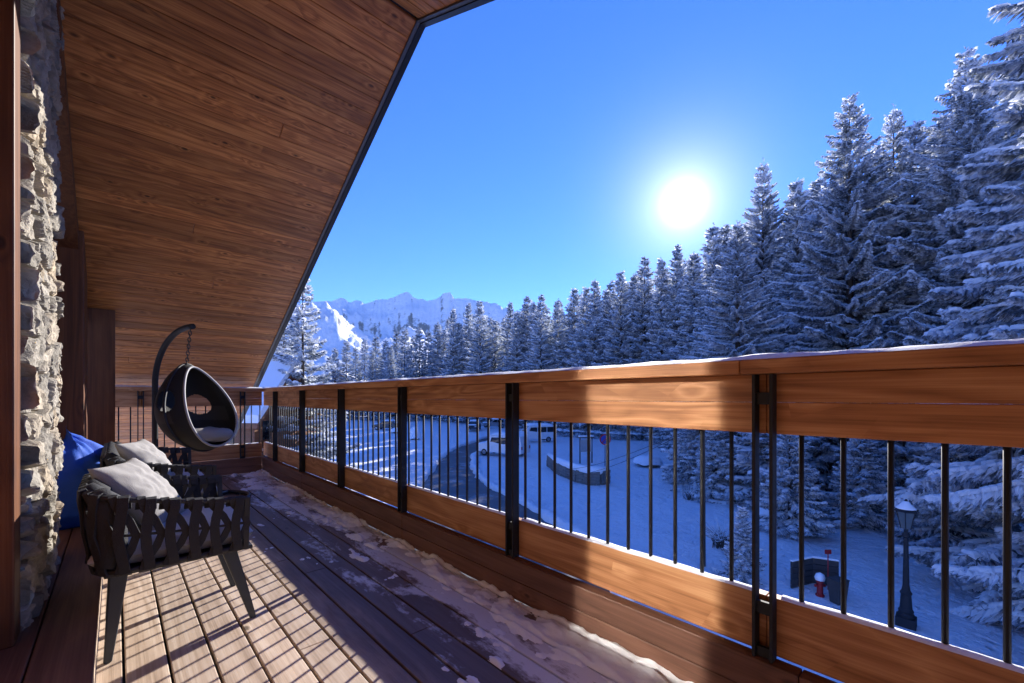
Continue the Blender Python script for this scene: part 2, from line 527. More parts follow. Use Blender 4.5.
# far mountains
def make_mountains():
    prof = [(-300, 330), (150, 318), (250, 306), (318, 301), (345, 299.5), (366, 303), (380, 299), (393, 298), (402, 293.5), (409, 292), (418, 299), (428, 301), (440, 297), (444, 292), (450, 293), (456, 299), (466, 298), (476, 300), (490, 303), (520, 312), (600, 330), (800, 345), (1300, 350)]
    def skyl(px):
        for (a, b), (c, d) in zip(prof, prof[1:]):
            if a <= px <= c: return b + (d - b) * (px - a) / (c - a)
        return prof[-1][1]
    mb = MB()
    pxs = list(np.concatenate([np.arange(-300, 240, 12), np.arange(240, 540, 1.0), np.arange(540, 1300, 16)]))
    nr = 90
    D0, D1 = 1300.0, 4200.0
    for i in range(nr + 1):
        f = i / nr
        d = D0 + (D1 - D0) * f
        for px in pxs:
            p = P(px, d)
            jag = 2.6 * mn.fractal(Vector((px * .11, 3, 0)), .8, 2.1, 4) + .7 * mn.noise(Vector((px * .43, 9, 0)))
            top = (HOR - skyl(px) + jag * f) / F * D1
            rg = 0; amp = 1; fr = 1 / 900.0
            for o_ in range(6):
                rg += amp * (1 - abs(mn.noise(Vector((p.x * fr, p.y * fr, 3.3 + o_))))) ** 2
                amp *= .5; fr *= 2.05
            rg = rg / 1.97
            env = f ** 1.5
            fore = .36 * math.exp(-((f - .45) / .16) ** 2) * max(0, 1 - max(0, (px - 330)) / 130)
            k = min(1, (1 - f) * 8)
            h = top * (env * (1 - .45 * k * (1 - rg) * 1.6) + fore * (.55 + .6 * rg))
            h += (rg - .6) * 60 * k * min(1, f * 4) + (1 - k) * 0
            mb.v.append((p.x, p.y, h if f > .02 else -60))
    n = len(pxs)
    for i in range(nr):
        for j in range(n - 1):
            a = i * n + j
            mb.f.append((a, a + 1, a + n + 1, a + n)); mb.m.append(0)
    k = NT('snowy_mountain')
    g = k.n('ShaderNodeNewGeometry')
    sx = k.n('ShaderNodeSeparateXYZ'); k.l(g.outputs['Normal'], sx.inputs[0])
    a = k.noise(k.obj(), .02, 8, .7)
    b = k.noise(k.scale(k.obj(), (1, 1, .3)), .006, 6, .65)
    steep = k.math('ADD', sx.outputs[2], k.math('MULTIPLY', k.math('SUBTRACT', a, .5), .55))
    c = k.ramp(steep, [(.44, (.14, .135, .14)), (.53, (.88, .90, .92))])
    k.l(c, k.b.inputs['Base Color']); k.b.inputs['Roughness'].default_value = .85
    k.bump(k.math('ADD', a, b), .8, 30)
    tag(mb.build('mountains', k.m, smooth=True, fix=True), kind='structure')
make_mountains()

# ------------------------------------------------------------------ spruces
def make_spruce(seed, H, RB, dz, sp, snow=.8, bare=.03, wide=1.0, pads=True, droop=.30, thin=0.0, mat='needles'):
    rnd = random.Random(seed)
    V, Fc, Mi = [], [], []
    def quad(a, b, c, d, m):
        i = len(V); V.extend((a, b, c, d)); Fc.append((i, i + 1, i + 2, i + 3)); Mi.append(m)
    def twig(p, d, l, w, sn):
        # needles: a flat blade and a hanging one, then the snow lying on it
        side = Vector((-d.y, d.x, 0)); 
        if side.length < 1e-3: return
        side.normalize()
        dr = l * rnd.uniform(.2, .5)
        tip = p + d * l + Vector((0, 0, -dr))
        mid = p + d * (l * .5) + Vector((0, 0, -dr * .35))
        q = side * w
        quad(tuple(p), tuple(mid - q), tuple(tip), tuple(mid + q), 0)
        hang = Vector((0, 0, -w * rnd.uniform(1.0, 2.2)))
        quad(tuple(p), tuple(mid + hang + q * .5), tuple(tip + hang * .4), tuple(mid + side * w * .2), 0)
        if rnd.random() < sn:
            t = Vector((0, 0, w * rnd.uniform(.5, .95)))
            q2 = side * w * rnd.uniform(.6, 1.0)
            a = p + Vector((0, 0, .02)); 
            b, c = mid - q2 + t * .1, mid + q2 + t * .1
            e = p.lerp(tip, rnd.uniform(.75, 1.0)) + Vector((0, 0, .015))
            f = mid + t
            i = len(V); V.extend((tuple(a), tuple(b), tuple(e), tuple(c), tuple(f)))
            Fc.extend(((i, i + 1, i + 4), (i + 1, i + 2, i + 4), (i + 2, i + 3, i + 4), (i + 3, i, i + 4)))
            Mi.extend((1, 1, 1, 1))
    def pad(p, d, l, w, h):
        side = Vector((-d.y, d.x, 0)).normalized()
        i = len(V); n = 7
        for rr, zz in ((1, -.25), (.72, .65)):
            for k in range(n):
                a = 2 * math.pi * k / n
                j = rnd.uniform(.8, 1.2)
                V.append(tuple(p + d * (math.cos(a) * l * rr * j) + side * (math.sin(a) * w * rr * j) + Vector((0, 0, h * zz))))
        V.append(tuple(p + Vector((0, 0, h))))
        for k in range(n):
            k2 = (k + 1) % n
            Fc.append((i + k, i + k2, i + n + k2, i + n + k)); Mi.append(1)
            Fc.append((i + n + k, i + n + k2, i + 2 * n)); Mi.append(1)
    pw = max(wide, .8)
    z = H * bare
    lean = (rnd.uniform(-.012, .012), rnd.uniform(-.012, .012))
    while z < H * .985:
        t = z / H
        L0 = RB * (1 - t) ** .92 * (.55 + .45 * min(1, (t + .05) / .18)) + .12
        nb = max(4, int(5 + 4 * (1 - t)))
        off = rnd.random() * 7
        gap = rnd.random() < .08
        for b in range(nb):
            if rnd.random() < thin: continue
            phi = off + b * 2 * math.pi / nb + rnd.uniform(-.35, .35)
            L = L0 * rnd.choice((rnd.uniform(.55, .9), rnd.uniform(.8, 1.12), rnd.uniform(.9, 1.25))) * (.6 if gap else 1)
            zb = z + rnd.uniform(-.5, .5) * dz
            up = .25 * t ** 1.5 + rnd.uniform(-.05, .1)
            dro = droop * rnd.uniform(.7, 1.5) * (1.1 - t)
            out = Vector((math.cos(phi), math.sin(phi), 0))
            bend = rnd.uniform(-.12, .12)
            ns = max(3, int(L / sp))
            pr = None
            bsn = snow * rnd.uniform(.65, 1.2)
            for k in range(ns + 1):
                s = k / ns
                o2 = Vector((math.cos(phi + bend * s), math.sin(phi + bend * s), 0))
                p = o2 * (L * s) + Vector((lean[0] * zb, lean[1] * zb, zb + up * L * s - dro * L * s ** 1.4 + .16 * L * s ** 3))
                if pr is not None:
                    dd = (p - pr).normalized()
                    w = .05 * wide + .015 * L
                    # the limb itself
                    sd = Vector((-dd.y, dd.x, 0)).normalized() * (.02 + .02 * L * (1 - s) * .6)
                    quad(tuple(pr - sd), tuple(pr + sd), tuple(p + sd * .8), tuple(p - sd * .8), 2)
                    if s > .16:
                        for sg in (-1, 1):
                            d2 = (dd * rnd.uniform(.45, 1.0) + Vector((-dd.y, dd.x, 0)) * sg * rnd.uniform(.6, 1.0)).normalized()
                            l = (.16 + .34 * L ** .6 * (1.05 - s) ** .7 * min(1, s * 3)) * rnd.uniform(.7, 1.2)
                            twig(p, d2, l, w * rnd.uniform(.8, 1.3), bsn)
                        twig(p, dd, sp * 1.7, w, bsn)
                    if pads and s > .22 and rnd.random() < .5 * bsn:
                        pad(p + Vector((0, 0, .03)), dd, rnd.uniform(.14, .34) * pw, rnd.uniform(.09, .22) * pw, rnd.uniform(.06, .13) * pw)
                pr = p
        z += dz * (1.0 - .45 * t) * rnd.uniform(.75, 1.25)
    top = Vector((lean[0] * H, lean[1] * H, H))
    for k in range(5):
        a = k * 1.26
        twig(top - Vector((0, 0, .12 * k)), Vector((math.cos(a) * .5, math.sin(a) * .5, .9)).normalized(), .35, .05 * wide, 1)
    me = bpy.data.meshes.new('spruce_crown')
    me.from_pydata(V, [], Fc)
    for m in (M[mat], M['snow_load'], M['bark']): me.materials.append(m)
    me.polygons.foreach_set('material_index', Mi)
    me.update()
    tr = MB()
    pts = [(lean[0] * H * q, lean[1] * H * q, H * q - (.6 if q == 0 else 0)) for q in (0, .04, .15, .35, .6, .8, .985)]
    rb = H * .0125
    tr.tube(pts, [rb * 1.45, rb * 1.1, rb, rb * .8, rb * .5, rb * .25, .015], 9)
    return me, tr.mesh('spruce_trunk', M['bark'], True)

NEAR = [make_spruce(11 + i, 24, RB, .42, .125, snow=1.0, wide=.74) for i, RB in enumerate((7.6, 6.8, 6.2))]
MID = [make_spruce(31 + i, 24, RB, .50, .30, snow=.85, wide=1.5, pads=True, mat='needles_dark') for i, RB in enumerate((6.2, 5.6, 5.0, 4.6))]
FAR = [make_spruce(51 + i, 24, RB, .72, .52, snow=.8, wide=2.4, pads=False, mat='needles_dark') for i, RB in enumerate((5.0, 4.5, 4.0))]
CLOSE = make_spruce(77, 24, 5.4, .44, .07, snow=.8, wide=.40, droop=.42)
LACY = make_spruce(91, 14, 3.4, .40, .17, snow=.95, wide=.8, thin=.22, droop=.18)
YOUNG = make_spruce(95, 7, 2.0, .26, .13, snow=.85, wide=.85, bare=.01)

def tree(src, px, d, H, name='spruce', label=None, group=None, base_h=24.0, rz=0.0, zoff=-.3, wide=1.0):
    p = P(px, d)
    o = empty(name, (p.x, p.y, ground(p.x, p.y) + zoff), rz)
    s = H / base_h
    o.scale = (s * wide, s * wide, s)
    tag(o, label, 'tree', group)
    for nm, me in (('crown', src[0]), ('trunk', src[1])):
        c = bpy.data.objects.new(nm, me); COL.objects.link(c); c.parent = o
    return o

def top_h(px, d, y):
    """height of a tree whose tip shows at row y"""
    p = P(px, d)
    return EYE + (HOR - y) / F * d - ground(p.x, p.y) + .3

G1 = 'tall snow-laden spruces in front of the forest'
named = [
    # src, px, d, top row, width, rotation, label
    (NEAR[0], 850, 26, 96, .92, .3, 'tall snowy spruce with a slim pointed tip, third spruce from the right edge'),
    (NEAR[1], 893, 29, 106, .78, 1.9, 'narrow snowy spruce squeezed behind its two taller neighbours on the right'),
    (NEAR[0], 965, 22, 50, .95, 2.6, 'broad tall snowy spruce rising highest of all the whole crowns in view'),
    (NEAR[2], 1022, 25, 22, .95, 4.0, 'snowy spruce at the right edge, its tip almost touching the picture top'),
    (NEAR[2], 738, 27, 222, 1.15, .8, 'pale heavily snowed spruce standing forward, right under and beside the sun'),
    (NEAR[1], 762, 37, 160, .80, 3.3, 'dark pointed spruce just right of the sun, behind the pale one'),
    (MID[0], 800, 34, 180, .85, 5.0, 'shorter spruce in the gap between the sunward spruce and the tall slim one'),
    (MID[1], 722, 44, 226, .9, 1.0, 'snowy spruce directly beneath and right of the sun disc'),
]
for src, px, d, y, w, rz, lab in named:
    tree(src, px, d, top_h(px, d, y), 'spruce', lab, G1, rz=rz, wide=w)
tree(CLOSE, 1104, 11.5, 25, 'spruce', 'nearest spruce at the right edge, its heavy snow-loaded boughs hanging behind the railing', G1, rz=.6, wide=.90)
tree(CLOSE, 1180, 8.6, 24, 'spruce', 'close spruce beyond the right edge whose single snowy bough enters the top corner', G1, rz=2.2, wide=.80)
tree(LACY, 303, 24, top_h(303, 24, 277), 'larch', 'lacy frost-covered tree beside the roof edge with pale open branches', None, base_h=14, rz=.5)
tree(LACY, 282, 29, top_h(282, 29, 300), 'larch', 'shorter frosted tree half hidden by the sloping roof edge', None, base_h=14, rz=2.5)
tree(YOUNG, 790, 17, 5.2, 'young_spruce', 'low young spruce bowed with snow, seen through the bars right of the doubled post', None, base_h=7, rz=1.0)
tree(YOUNG, 716, 23, 5.4, 'young_spruce', 'dark young spruce seen through the bars left of the doubled post', None, base_h=7, rz=2.0)
tree(YOUNG, 860, 18, 5.0, 'young_spruce', 'snowy young spruce behind the street lamp and the fire hydrant', None, base_h=7, rz=4.0)
tree(YOUNG, 742, 12.6, 2.5, 'young_spruce', 'small snow-covered sapling near the leaning pole below the balcony', None, base_h=7, rz=4.0)

for px_, d_, H_, rz_, lab_ in ((770, 21, 7.5, .4, 'bushy young spruce under the tall trees, visible just right of the doubled post'),
                               (826, 22, 8.0, 1.4, 'wide young spruce behind the hydrant, its skirt resting on the snow'),
                               (905, 19, 7.0, 2.2, 'young spruce directly behind the lantern of the street lamp'),
                               (700, 26, 7.0, 3.1, 'young spruce at the left end of the thicket above the slender pole'),
                               (950, 15, 5.5, 5.1, 'dense low spruce between the street lamp and the nearest big spruce')):
    tree(YOUNG, px_, d_, H_, 'young_spruce', lab_, None, base_h=7, rz=rz_, wide=1.15)
# forest edge running away to the left: front row, then rows behind it
skyline = [(380, 330), (430, 322), (450, 312), (475, 305), (505, 302), (540, 298), (560, 290), (590, 285), (615, 272), (640, 258), (665, 254), (690, 242), (712, 232), (760, 170), (850, 110), (960, 70), (1100, 20)]
def sky_y(px):
    for (a, b), (c, d) in zip(skyline, skyline[1:]):
        if a <= px <= c: return b + (d - b) * (px - a) / (c - a)
    return 330
rt = random.Random(5)
px = 446.0
while px < 715:
    d = edge_d((px - 512) / F) * rt.uniform(.96, 1.08)
    y = sky_y(px) + rt.choice((-6, -3, 1, 5, 11, 18)) * rt.uniform(.6, 1.2)
    tree(rt.choice(MID), px, d, top_h(px, d, y), 'spruce', 'snow-dusted spruce in the front row of the forest edge, left of the sun', 'front row of the forest edge', rz=rt.random() * 6, wide=rt.uniform(.86, 1.12))
    px += 420 / d * rt.uniform(1.3, 3.2)
for row, (k, dy) in enumerate(((1.22, 4), (1.5, 12))):
    px = 440.0
    while px < 1120:
        d = edge_d((px - 512) / F) * k * rt.uniform(.95, 1.08)
        y = sky_y(px) + dy + rt.uniform(0, 16)
        if px > 740: y += 30 + 30 * row
        tree(rt.choice(MID if d < 60 else FAR), px, d, top_h(px, d, y), 'spruce', 'dusky spruce deeper in the forest, half hidden by the trees before it', 'spruces deeper in the forest', rz=rt.random() * 6, wide=rt.uniform(.8, 1.0))
        px += 420 / d * rt.uniform(1.8, 2.9)
for px, d, H in ((1240, 19, 25), (1420, 15, 24), (1330, 26, 27), (1600, 21, 25), (1850, 17, 24), (2050, 25, 26), (2400, 20, 25), (2900, 24, 25), (3600, 22, 24)):
    tree(rt.choice(MID), px, d, H, 'spruce', 'dusky spruce deeper in the forest, half hidden by the trees before it', 'spruces deeper in the forest', rz=rt.random() * 6)
# dark interior of the wood, low trees between the trunks
px = 690
while px < 1090:
    d = edge_d((px - 512) / F) * rt.uniform(1.1, 1.5)
    tree(rt.choice(MID), px, d, rt.uniform(8, 12), 'spruce', 'shorter spruce growing in the gloom between the tall trunks on the right', 'undergrowth spruces', rz=rt.random() * 6, wide=1.25)
    px += rt.uniform(22, 40)
# wood in the middle distance, below the mountains
for px, y in ((335, 348), (346, 340), (356, 347), (364, 339), (376, 336), (386, 340), (391, 345), (397, 331), (404, 328), (413, 336), (420, 327), (428, 331), (437, 322), (443, 330), (372, 350), (380, 352), (408, 345), (330, 356), (432, 343)):
    d = rt.uniform(95, 135)
    tree(rt.choice(FAR), px, d, top_h(px, d, y), 'spruce', 'small snowy spruce in the distant group below the mountains', 'distant spruces below the mountains', rz=rt.random() * 6, wide=.95)

# ------------------------------------------------------------------ the chalet
DX = 1.56              # inner face of the long railing
FY = 6.80              # inner face of the far railing
YB = -4.0              # balcony goes on behind the camera
PZ = .19               # raised step along the wall
RX = 1.46              # outer edge of the soffit
RIDGE_Y, RIDGE_Z = 2.453, 3.552
SL1, SL2 = .514, .43
def roof_z(y): return RIDGE_Z - (SL1 * (y - RIDGE_Y) if y > RIDGE_Y else SL2 * (RIDGE_Y - y))

chalet = empty('chalet', (-.6, 2.5, 0))
tag(chalet, 'timber and stone chalet whose sloping boarded roof overhangs the balcony', 'house')
def local(mb):
    for i, v in enumerate(mb.v): mb.v[i] = (v[0] + .6, v[1] - 2.5, v[2])
    return mb
def cpart(mb, name, mat, parent=None, **k):
    local(mb)
    return mb.build(name, mat, parent or chalet, **k)

# soffit boards run across the balcony
for side in (1, -1):
    mb = MB()
    L = 8.2 if side == 1 else 6.9
    sl = SL1 if side == 1 else SL2
    ang = math.atan(sl)
    bw = .118
    n = int(L / bw)
    rs = random.Random(3 + side)
    for i in range(n):
        s0, s1 = i * bw + .0025 + .012, (i + 1) * bw - .0025 + .012
        cuts = sorted([-3.2, RX] + [rs.uniform(-2.5, 1.2) for _ in range(rs.choice((0, 0, 1)))])
        for a, b in zip(cuts, cuts[1:]):
            vs = []
            for h in (0, .02):
                for s in (s0, s1):
                    for x in (a + .001, b - .001):
                        vs.append((x, RIDGE_Y + side * (s * math.cos(ang)), RIDGE_Z - s * math.sin(ang) + h))
            mb.add(vs, [(0, 2, 3, 1), (4, 5, 7, 6), (0, 1, 5, 4), (2, 6, 7, 3), (0, 4, 6, 2), (1, 3, 7, 5)])
    cpart(mb, 'soffit', M['soffit'], bevel=.006, fix=True)
mb = MB()
# roof slab above the boards, as one bent slab
ys = [-4.2, RIDGE_Y, RIDGE_Y + 8.2 * math.cos(math.atan(SL1))]
vs = []
for y in ys:
    for h in (.025, .30):
        for x in (-3.2, RX + .012):
            vs.append((x, y, roof_z(y) + h))
mb.add(vs, [(0, 1, 5, 4), (4, 5, 9, 8), (2, 6, 7, 3), (6, 10, 11, 7), (0, 4, 6, 2), (4, 8, 10, 6), (1, 3, 7, 5), (5, 7, 11, 9), (0, 2, 3, 1), (8, 9, 11, 10)])
roof = cpart(mb, 'roof', M['fascia'], fix=True)
mb = MB()
vs = []
for y in ys:
    for h in (.305, .72):
        for x in (-3.1, RX + .02):
            vs.append((x, y + (.0), roof_z(y) + h))
mb.add(vs, [(0, 1, 5, 4), (4, 5, 9, 8), (2, 6, 7, 3), (6, 10, 11, 7), (0, 4, 6, 2), (4, 8, 10, 6), (1, 3, 7, 5), (5, 7, 11, 9), (0, 2, 3, 1), (8, 9, 11, 10)])
sn = mb.build('snow_cover', M['snow'], roof, fix=True)
for v in sn.data.vertices: v.co = v.co + Vector((.6, -2.5, 0))
def verge(x0, x1, h0, h1):
    mb = MB(); vs = []
    for y in ys:
        for h in (h0, h1):
            for x in (x0, x1): vs.append((x, y, roof_z(y) + h))
    mb.add(vs, [(0, 1, 5, 4), (4, 5, 9, 8), (2, 6, 7, 3), (6, 10, 11, 7), (0, 4, 6, 2), (4, 8, 10, 6), (1, 3, 7, 5), (5, 7, 11, 9), (0, 2, 3, 1), (8, 9, 11, 10)])
    return mb
cpart(verge(RX + .014, RX + .052, -.020, .30), 'verge_trim', M['fascia'], fix=True)
cpart(verge(RX - .012, RX + .012, -.014, .024), 'verge_trim', M['lip'], fix=True)
cpart(verge(RX + .054, RX + .066, .02, .30), 'verge_trim', M['fascia'], fix=True)
# dark beam where soffit meets the wall
mb = MB()
for side in (1, -1):
    vs = []
    for y in ((RIDGE_Y, 6.6) if side == 1 else (YB, RIDGE_Y)):
        for h in (-.16, -.004):
            for x in (-.46, -.215): vs.append((x, y, roof_z(y) + h))
    mb.add(vs, [(0, 1, 5, 4), (2, 6, 7, 3), (0, 4, 6, 2), (1, 3, 7, 5), (0, 2, 3, 1), (4, 5, 7, 6)])
cpart(mb, 'wall_beam', M['post_wood'], fix=True)

# walls: boards lying along the balcony, set back in the door recesses
bh = .16
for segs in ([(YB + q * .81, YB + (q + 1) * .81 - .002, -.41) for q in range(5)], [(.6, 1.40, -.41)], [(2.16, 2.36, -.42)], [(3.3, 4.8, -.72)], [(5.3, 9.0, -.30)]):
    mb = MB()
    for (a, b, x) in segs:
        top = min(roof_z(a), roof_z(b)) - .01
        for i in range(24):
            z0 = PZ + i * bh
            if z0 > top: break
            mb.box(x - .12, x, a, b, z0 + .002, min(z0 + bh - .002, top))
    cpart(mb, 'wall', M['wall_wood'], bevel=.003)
for y0, y1, x in ((-.05, .6, -.44), (1.40, 2.16, -.44)):
    fr = MB()
    for a, b in ((y0, y0 + .08), (y1 - .08, y1)): fr.box(x - .05, x + .03, a, b, PZ, 2.35)
    fr.box(x - .05, x + .028, y0 + .08, y1 - .08, 2.27, 2.35); fr.box(x - .05, x + .028, y0 + .08, y1 - .08, PZ, PZ + .72)
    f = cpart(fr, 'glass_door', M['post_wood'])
    g = MB(); g.box(x - .02, x - .008, y0 + .07, y1 - .07, PZ + .71, 2.28)
    cpart(g, 'glass', M['door_glass'], f)
    w = MB(); w.box(x - .06, x + .0, y0, y1, 2.351, min(roof_z(y0), roof_z(y1)) - .01)
    cpart(w, 'lintel_panel', M['wall_wood'])

def post(x0, x1, y0, y1, z0=PZ):
    mb = MB()
    vs = [(x, y, z0) for y in (y0, y1) for x in (x0, x1)] + [(x, y, roof_z(y) - .005) for y in (y0, y1) for x in (x0, x1)]
    mb.add(vs, [(0, 2, 3, 1), (4, 5, 7, 6), (0, 1, 5, 4), (2, 6, 7, 3), (0, 4, 6, 2), (1, 3, 7, 5)])
    return cpart(mb, 'timber_post', M['post_wood'], bevel=.006)
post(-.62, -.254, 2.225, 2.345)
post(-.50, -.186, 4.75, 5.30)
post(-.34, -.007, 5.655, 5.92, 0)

# stone pier: a height field of irregular stones on the balcony side
def stone_pier():
    rs = np.random.RandomState(4)
    y0, y1, z0, z1 = 2.36, 3.36, PZ, 3.3
    ny, nz_ = 130, 420
    pts = []
    z = z0 - .1
    while z < z1 + .2:
        hh = rs.uniform(.06, .17)
        y = y0 - .15 - rs.uniform(0, .15)
        while y < y1 + .2:
            ww = rs.uniform(.08, .24)
            pts.append((y + ww / 2, z + hh / 2 + rs.uniform(-.05, .05), rs.uniform(0, 1), rs.uniform(-.014, .018), rs.uniform(-.10, .10), rs.uniform(-.10, .10)))
            y += ww
        z += hh
    pts = np.array(pts)
    mb = MB(); tone = []; joint = []
    Yg = np.linspace(y0, y1, ny); Zg = np.linspace(z0, z1, nz_)
    for i, zz in enumerate(Zg):
        for j, yy in enumerate(Yg):
            wy = yy + .05 * mn.noise(Vector((yy * 7, zz * 7, 1))); wz = zz + .05 * mn.noise(Vector((yy * 7, zz * 7, 9)))
            dd = np.hypot((pts[:, 0] - wy) * .8, (pts[:, 1] - wz) * 1.25)
            k1, k2 = np.argpartition(dd, 1)[:2]
            if dd[k1] > dd[k2]: k1, k2 = k2, k1
            e = dd[k2] - dd[k1]
            q = pts[k1]
            h = q[3] + q[4] * (yy - q[0]) + q[5] * (zz - q[1])
            rough = .015 * mn.fractal(Vector((yy * 9, zz * 9, 5)), .9, 2.1, 6) + .014 * (1 - abs(mn.noise(Vector((yy * 23, zz * 15, 8)))) * 2)
            sh = min(1, e / .028)
            x = -.272 + (h + .035 + rough) * (sh ** .6) - .03 * (1 - sh)
            mb.v.append((x, yy, zz)); tone.append(q[2]); joint.append(max(0, 1 - e / .02))
    for i in range(nz_ - 1):
        for j in range(ny - 1):
            a = i * ny + j
            mb.f.append((a, a + 1, a + ny + 1, a + ny)); mb.m.append(0)
    # far side and back of the pier
    n0 = len(mb.v)
    for i, zz in enumerate(Zg):
        for jj, xx in enumerate((-.42, -.62)):
            mb.v.append((xx, y1 + .03 * mn.noise(Vector((xx * 6, zz * 8, 3))), zz)); tone.append(.4); joint.append(0)
    for i in range(nz_ - 1):
        a = i * ny + ny - 1; b = n0 + i * 2
        mb.f.append((a, b, b + 2, a + ny)); mb.f.append((b, b + 1, b + 3, b + 2)); mb.m += [0, 0]
    # cut to the roof slope
    mb.v = [(x, y, min(zz, roof_z(y) - .02)) for x, y, zz in mb.v]
    o = cpart(mb, 'stone_pier', M['stone'])
    for nm, arr in (('tone', tone), ('joint', joint)):
        at = o.data.attributes.new(nm, 'FLOAT', 'POINT'); at.data.foreach_set('value', arr)
stone_pier()

# raised step along the wall
mb = MB()
for a, b in ((-.205, -.052), (-.362, -.210), (-.52, -.367), (-.72, -.525)):
    mb.box(a, b, YB, 5.65, PZ - .03, PZ)
step = tag(mb.build('deck_step', M['step_wood'], bevel=.004), kind='structure')
mb = MB()
mb.box(-.085, -.058, YB, 5.65, 0.003, PZ - .032)
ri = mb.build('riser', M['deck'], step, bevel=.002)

# deck boards along the balcony
mb = MB()
g0 = .021 - .132
rs = random.Random(2)
i = 0
while g0 + i * .132 < 1.50:
    a, b = g0 + i * .132 + .0045, g0 + (i + 1) * .132 - .0045
    a = max(a, -.058)
    b = min(b, 1.495)
    cuts = [YB, FY - .07]
    for q in range(rs.choice((1, 2, 2))): cuts.append(rs.uniform(-1, 6.3))
    cuts.sort()
    for c0, c1 in zip(cuts, cuts[1:]): mb.box(a, b, c0 + .0015, c1 - .0015, -.03, 0)
    i += 1
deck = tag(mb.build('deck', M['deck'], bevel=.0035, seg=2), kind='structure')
mb = MB()
mb.box(-.75, 1.66, YB, FY + .12, -.30, -.045)
mb.build('deck_joists', M['steel'], deck)

# thicker remains of snow, lying on the boards
def deck_snow():
    mb = MB()
    nx, ny = 110, 620
    X0, X1, Y0, Y1 = .72, 1.497, -.6, FY - .08
    H = np.zeros((ny + 1, nx + 1))
    for j in range(ny + 1):
        y = Y0 + (Y1 - Y0) * j / ny
        for i in range(nx + 1):
            x = X0 + (X1 - X0) * i / nx
            f = (x - X0) / (X1 - X0)
            a = mn.fractal(Vector((x * 3.1, y * 1.9, 4.0)), .9, 2.1, 5)
            b = mn.fractal(Vector((x * 9, y * 6, 1.0)), .9, 2.0, 4)
            foot = 0
            for (fx, fy, fa) in ((1.05, .55, .2), (1.22, .95, -.1), (1.0, 1.35, .15), (1.2, 1.8, 0), (1.02, 2.3, .1), (1.24, 2.75, -.1), (1.05, 3.3, .1), (1.2, 3.9, 0), (1.0, 4.5, .1)):
                ux = (x - fx) + (y - fy) * fa; foot = max(foot, 1 - (ux / .055) ** 2 - ((y - fy) / .15) ** 2)
            along = .30 if y < 1.6 else .12
            h = .035 * (a * .9 + b * .75 + 1.25 * f ** 2.2 - .95 + along) + .0018 * mn.noise(Vector((x * 60, y * 50, 2))) - .016 * min(1, max(0, foot) * 3)
            gap = ((x - .021) / .132) % 1
            if min(gap, 1 - gap) < .05: h -= .012
            H[j, i] = min(h, .02 + .018 * b + .3 * h)
    idx = {}
    for j in range(ny):
        for i in range(nx):
            if max(H[j, i], H[j + 1, i], H[j, i + 1], H[j + 1, i + 1]) <= .0005: continue
            fc = []
            for (jj, ii) in ((j, i), (j, i + 1), (j + 1, i + 1), (j + 1, i)):
                k = (jj, ii)
                if k not in idx:
                    idx[k] = len(mb.v)
                    mb.v.append((X0 + (X1 - X0) * ii / nx, Y0 + (Y1 - Y0) * jj / ny, max(H[jj, ii], -.004) + .0015))
                fc.append(idx[k])
            mb.f.append(fc); mb.m.append(0)
    tag(mb.build('snow_patches', M['snow'], smooth=True, fix=True), label='patchy melting snow trodden on the deck along the railing', cat='snow', kind='stuff')
deck_snow()

# ------------------------------------------------------------------ railings
ZC1, ZC0, ZU0, ZL1, ZL0 = 1.173, 1.1255, .9296, .395, .2076
SP = .1051
def snow_strip(name, x0, x1, y0, y1, z, along_y, parent, seed, hh=.016, n=260, res=7):
    mb = MB(); rs_ = random.Random(seed)
    L = (y1 - y0) if along_y else (x1 - x0)
    Wd = (x1 - x0) if along_y else (y1 - y0)
    for i in range(n + 1):
        s = i / n * L
        for j in range(res + 1):
            t = j / res
            e = math.sin(math.pi * min(1, max(0, t))) ** .35
            h = (hh + hh * .55 * mn.fractal(Vector((s * 4 + seed, t * 2, seed)), .9, 2, 3)) * e
            wob = .005 * mn.noise(Vector((s * 9, t * 3, seed + 4)))
            w = t * Wd + wob
            if along_y: mb.v.append((x0 + w, y0 + s, z + max(h, 0) + .0005))
            else: mb.v.append((x0 + s, y0 + w, z + max(h, 0) + .0005))
    for i in range(n):
        for j in range(res):
            a = i * (res + 1) + j
            mb.f.append((a, a + 1, a + res + 2, a + res + 1)); mb.m.append(0)
    return mb.build(name, M['snow'], parent, smooth=True, fix=True)

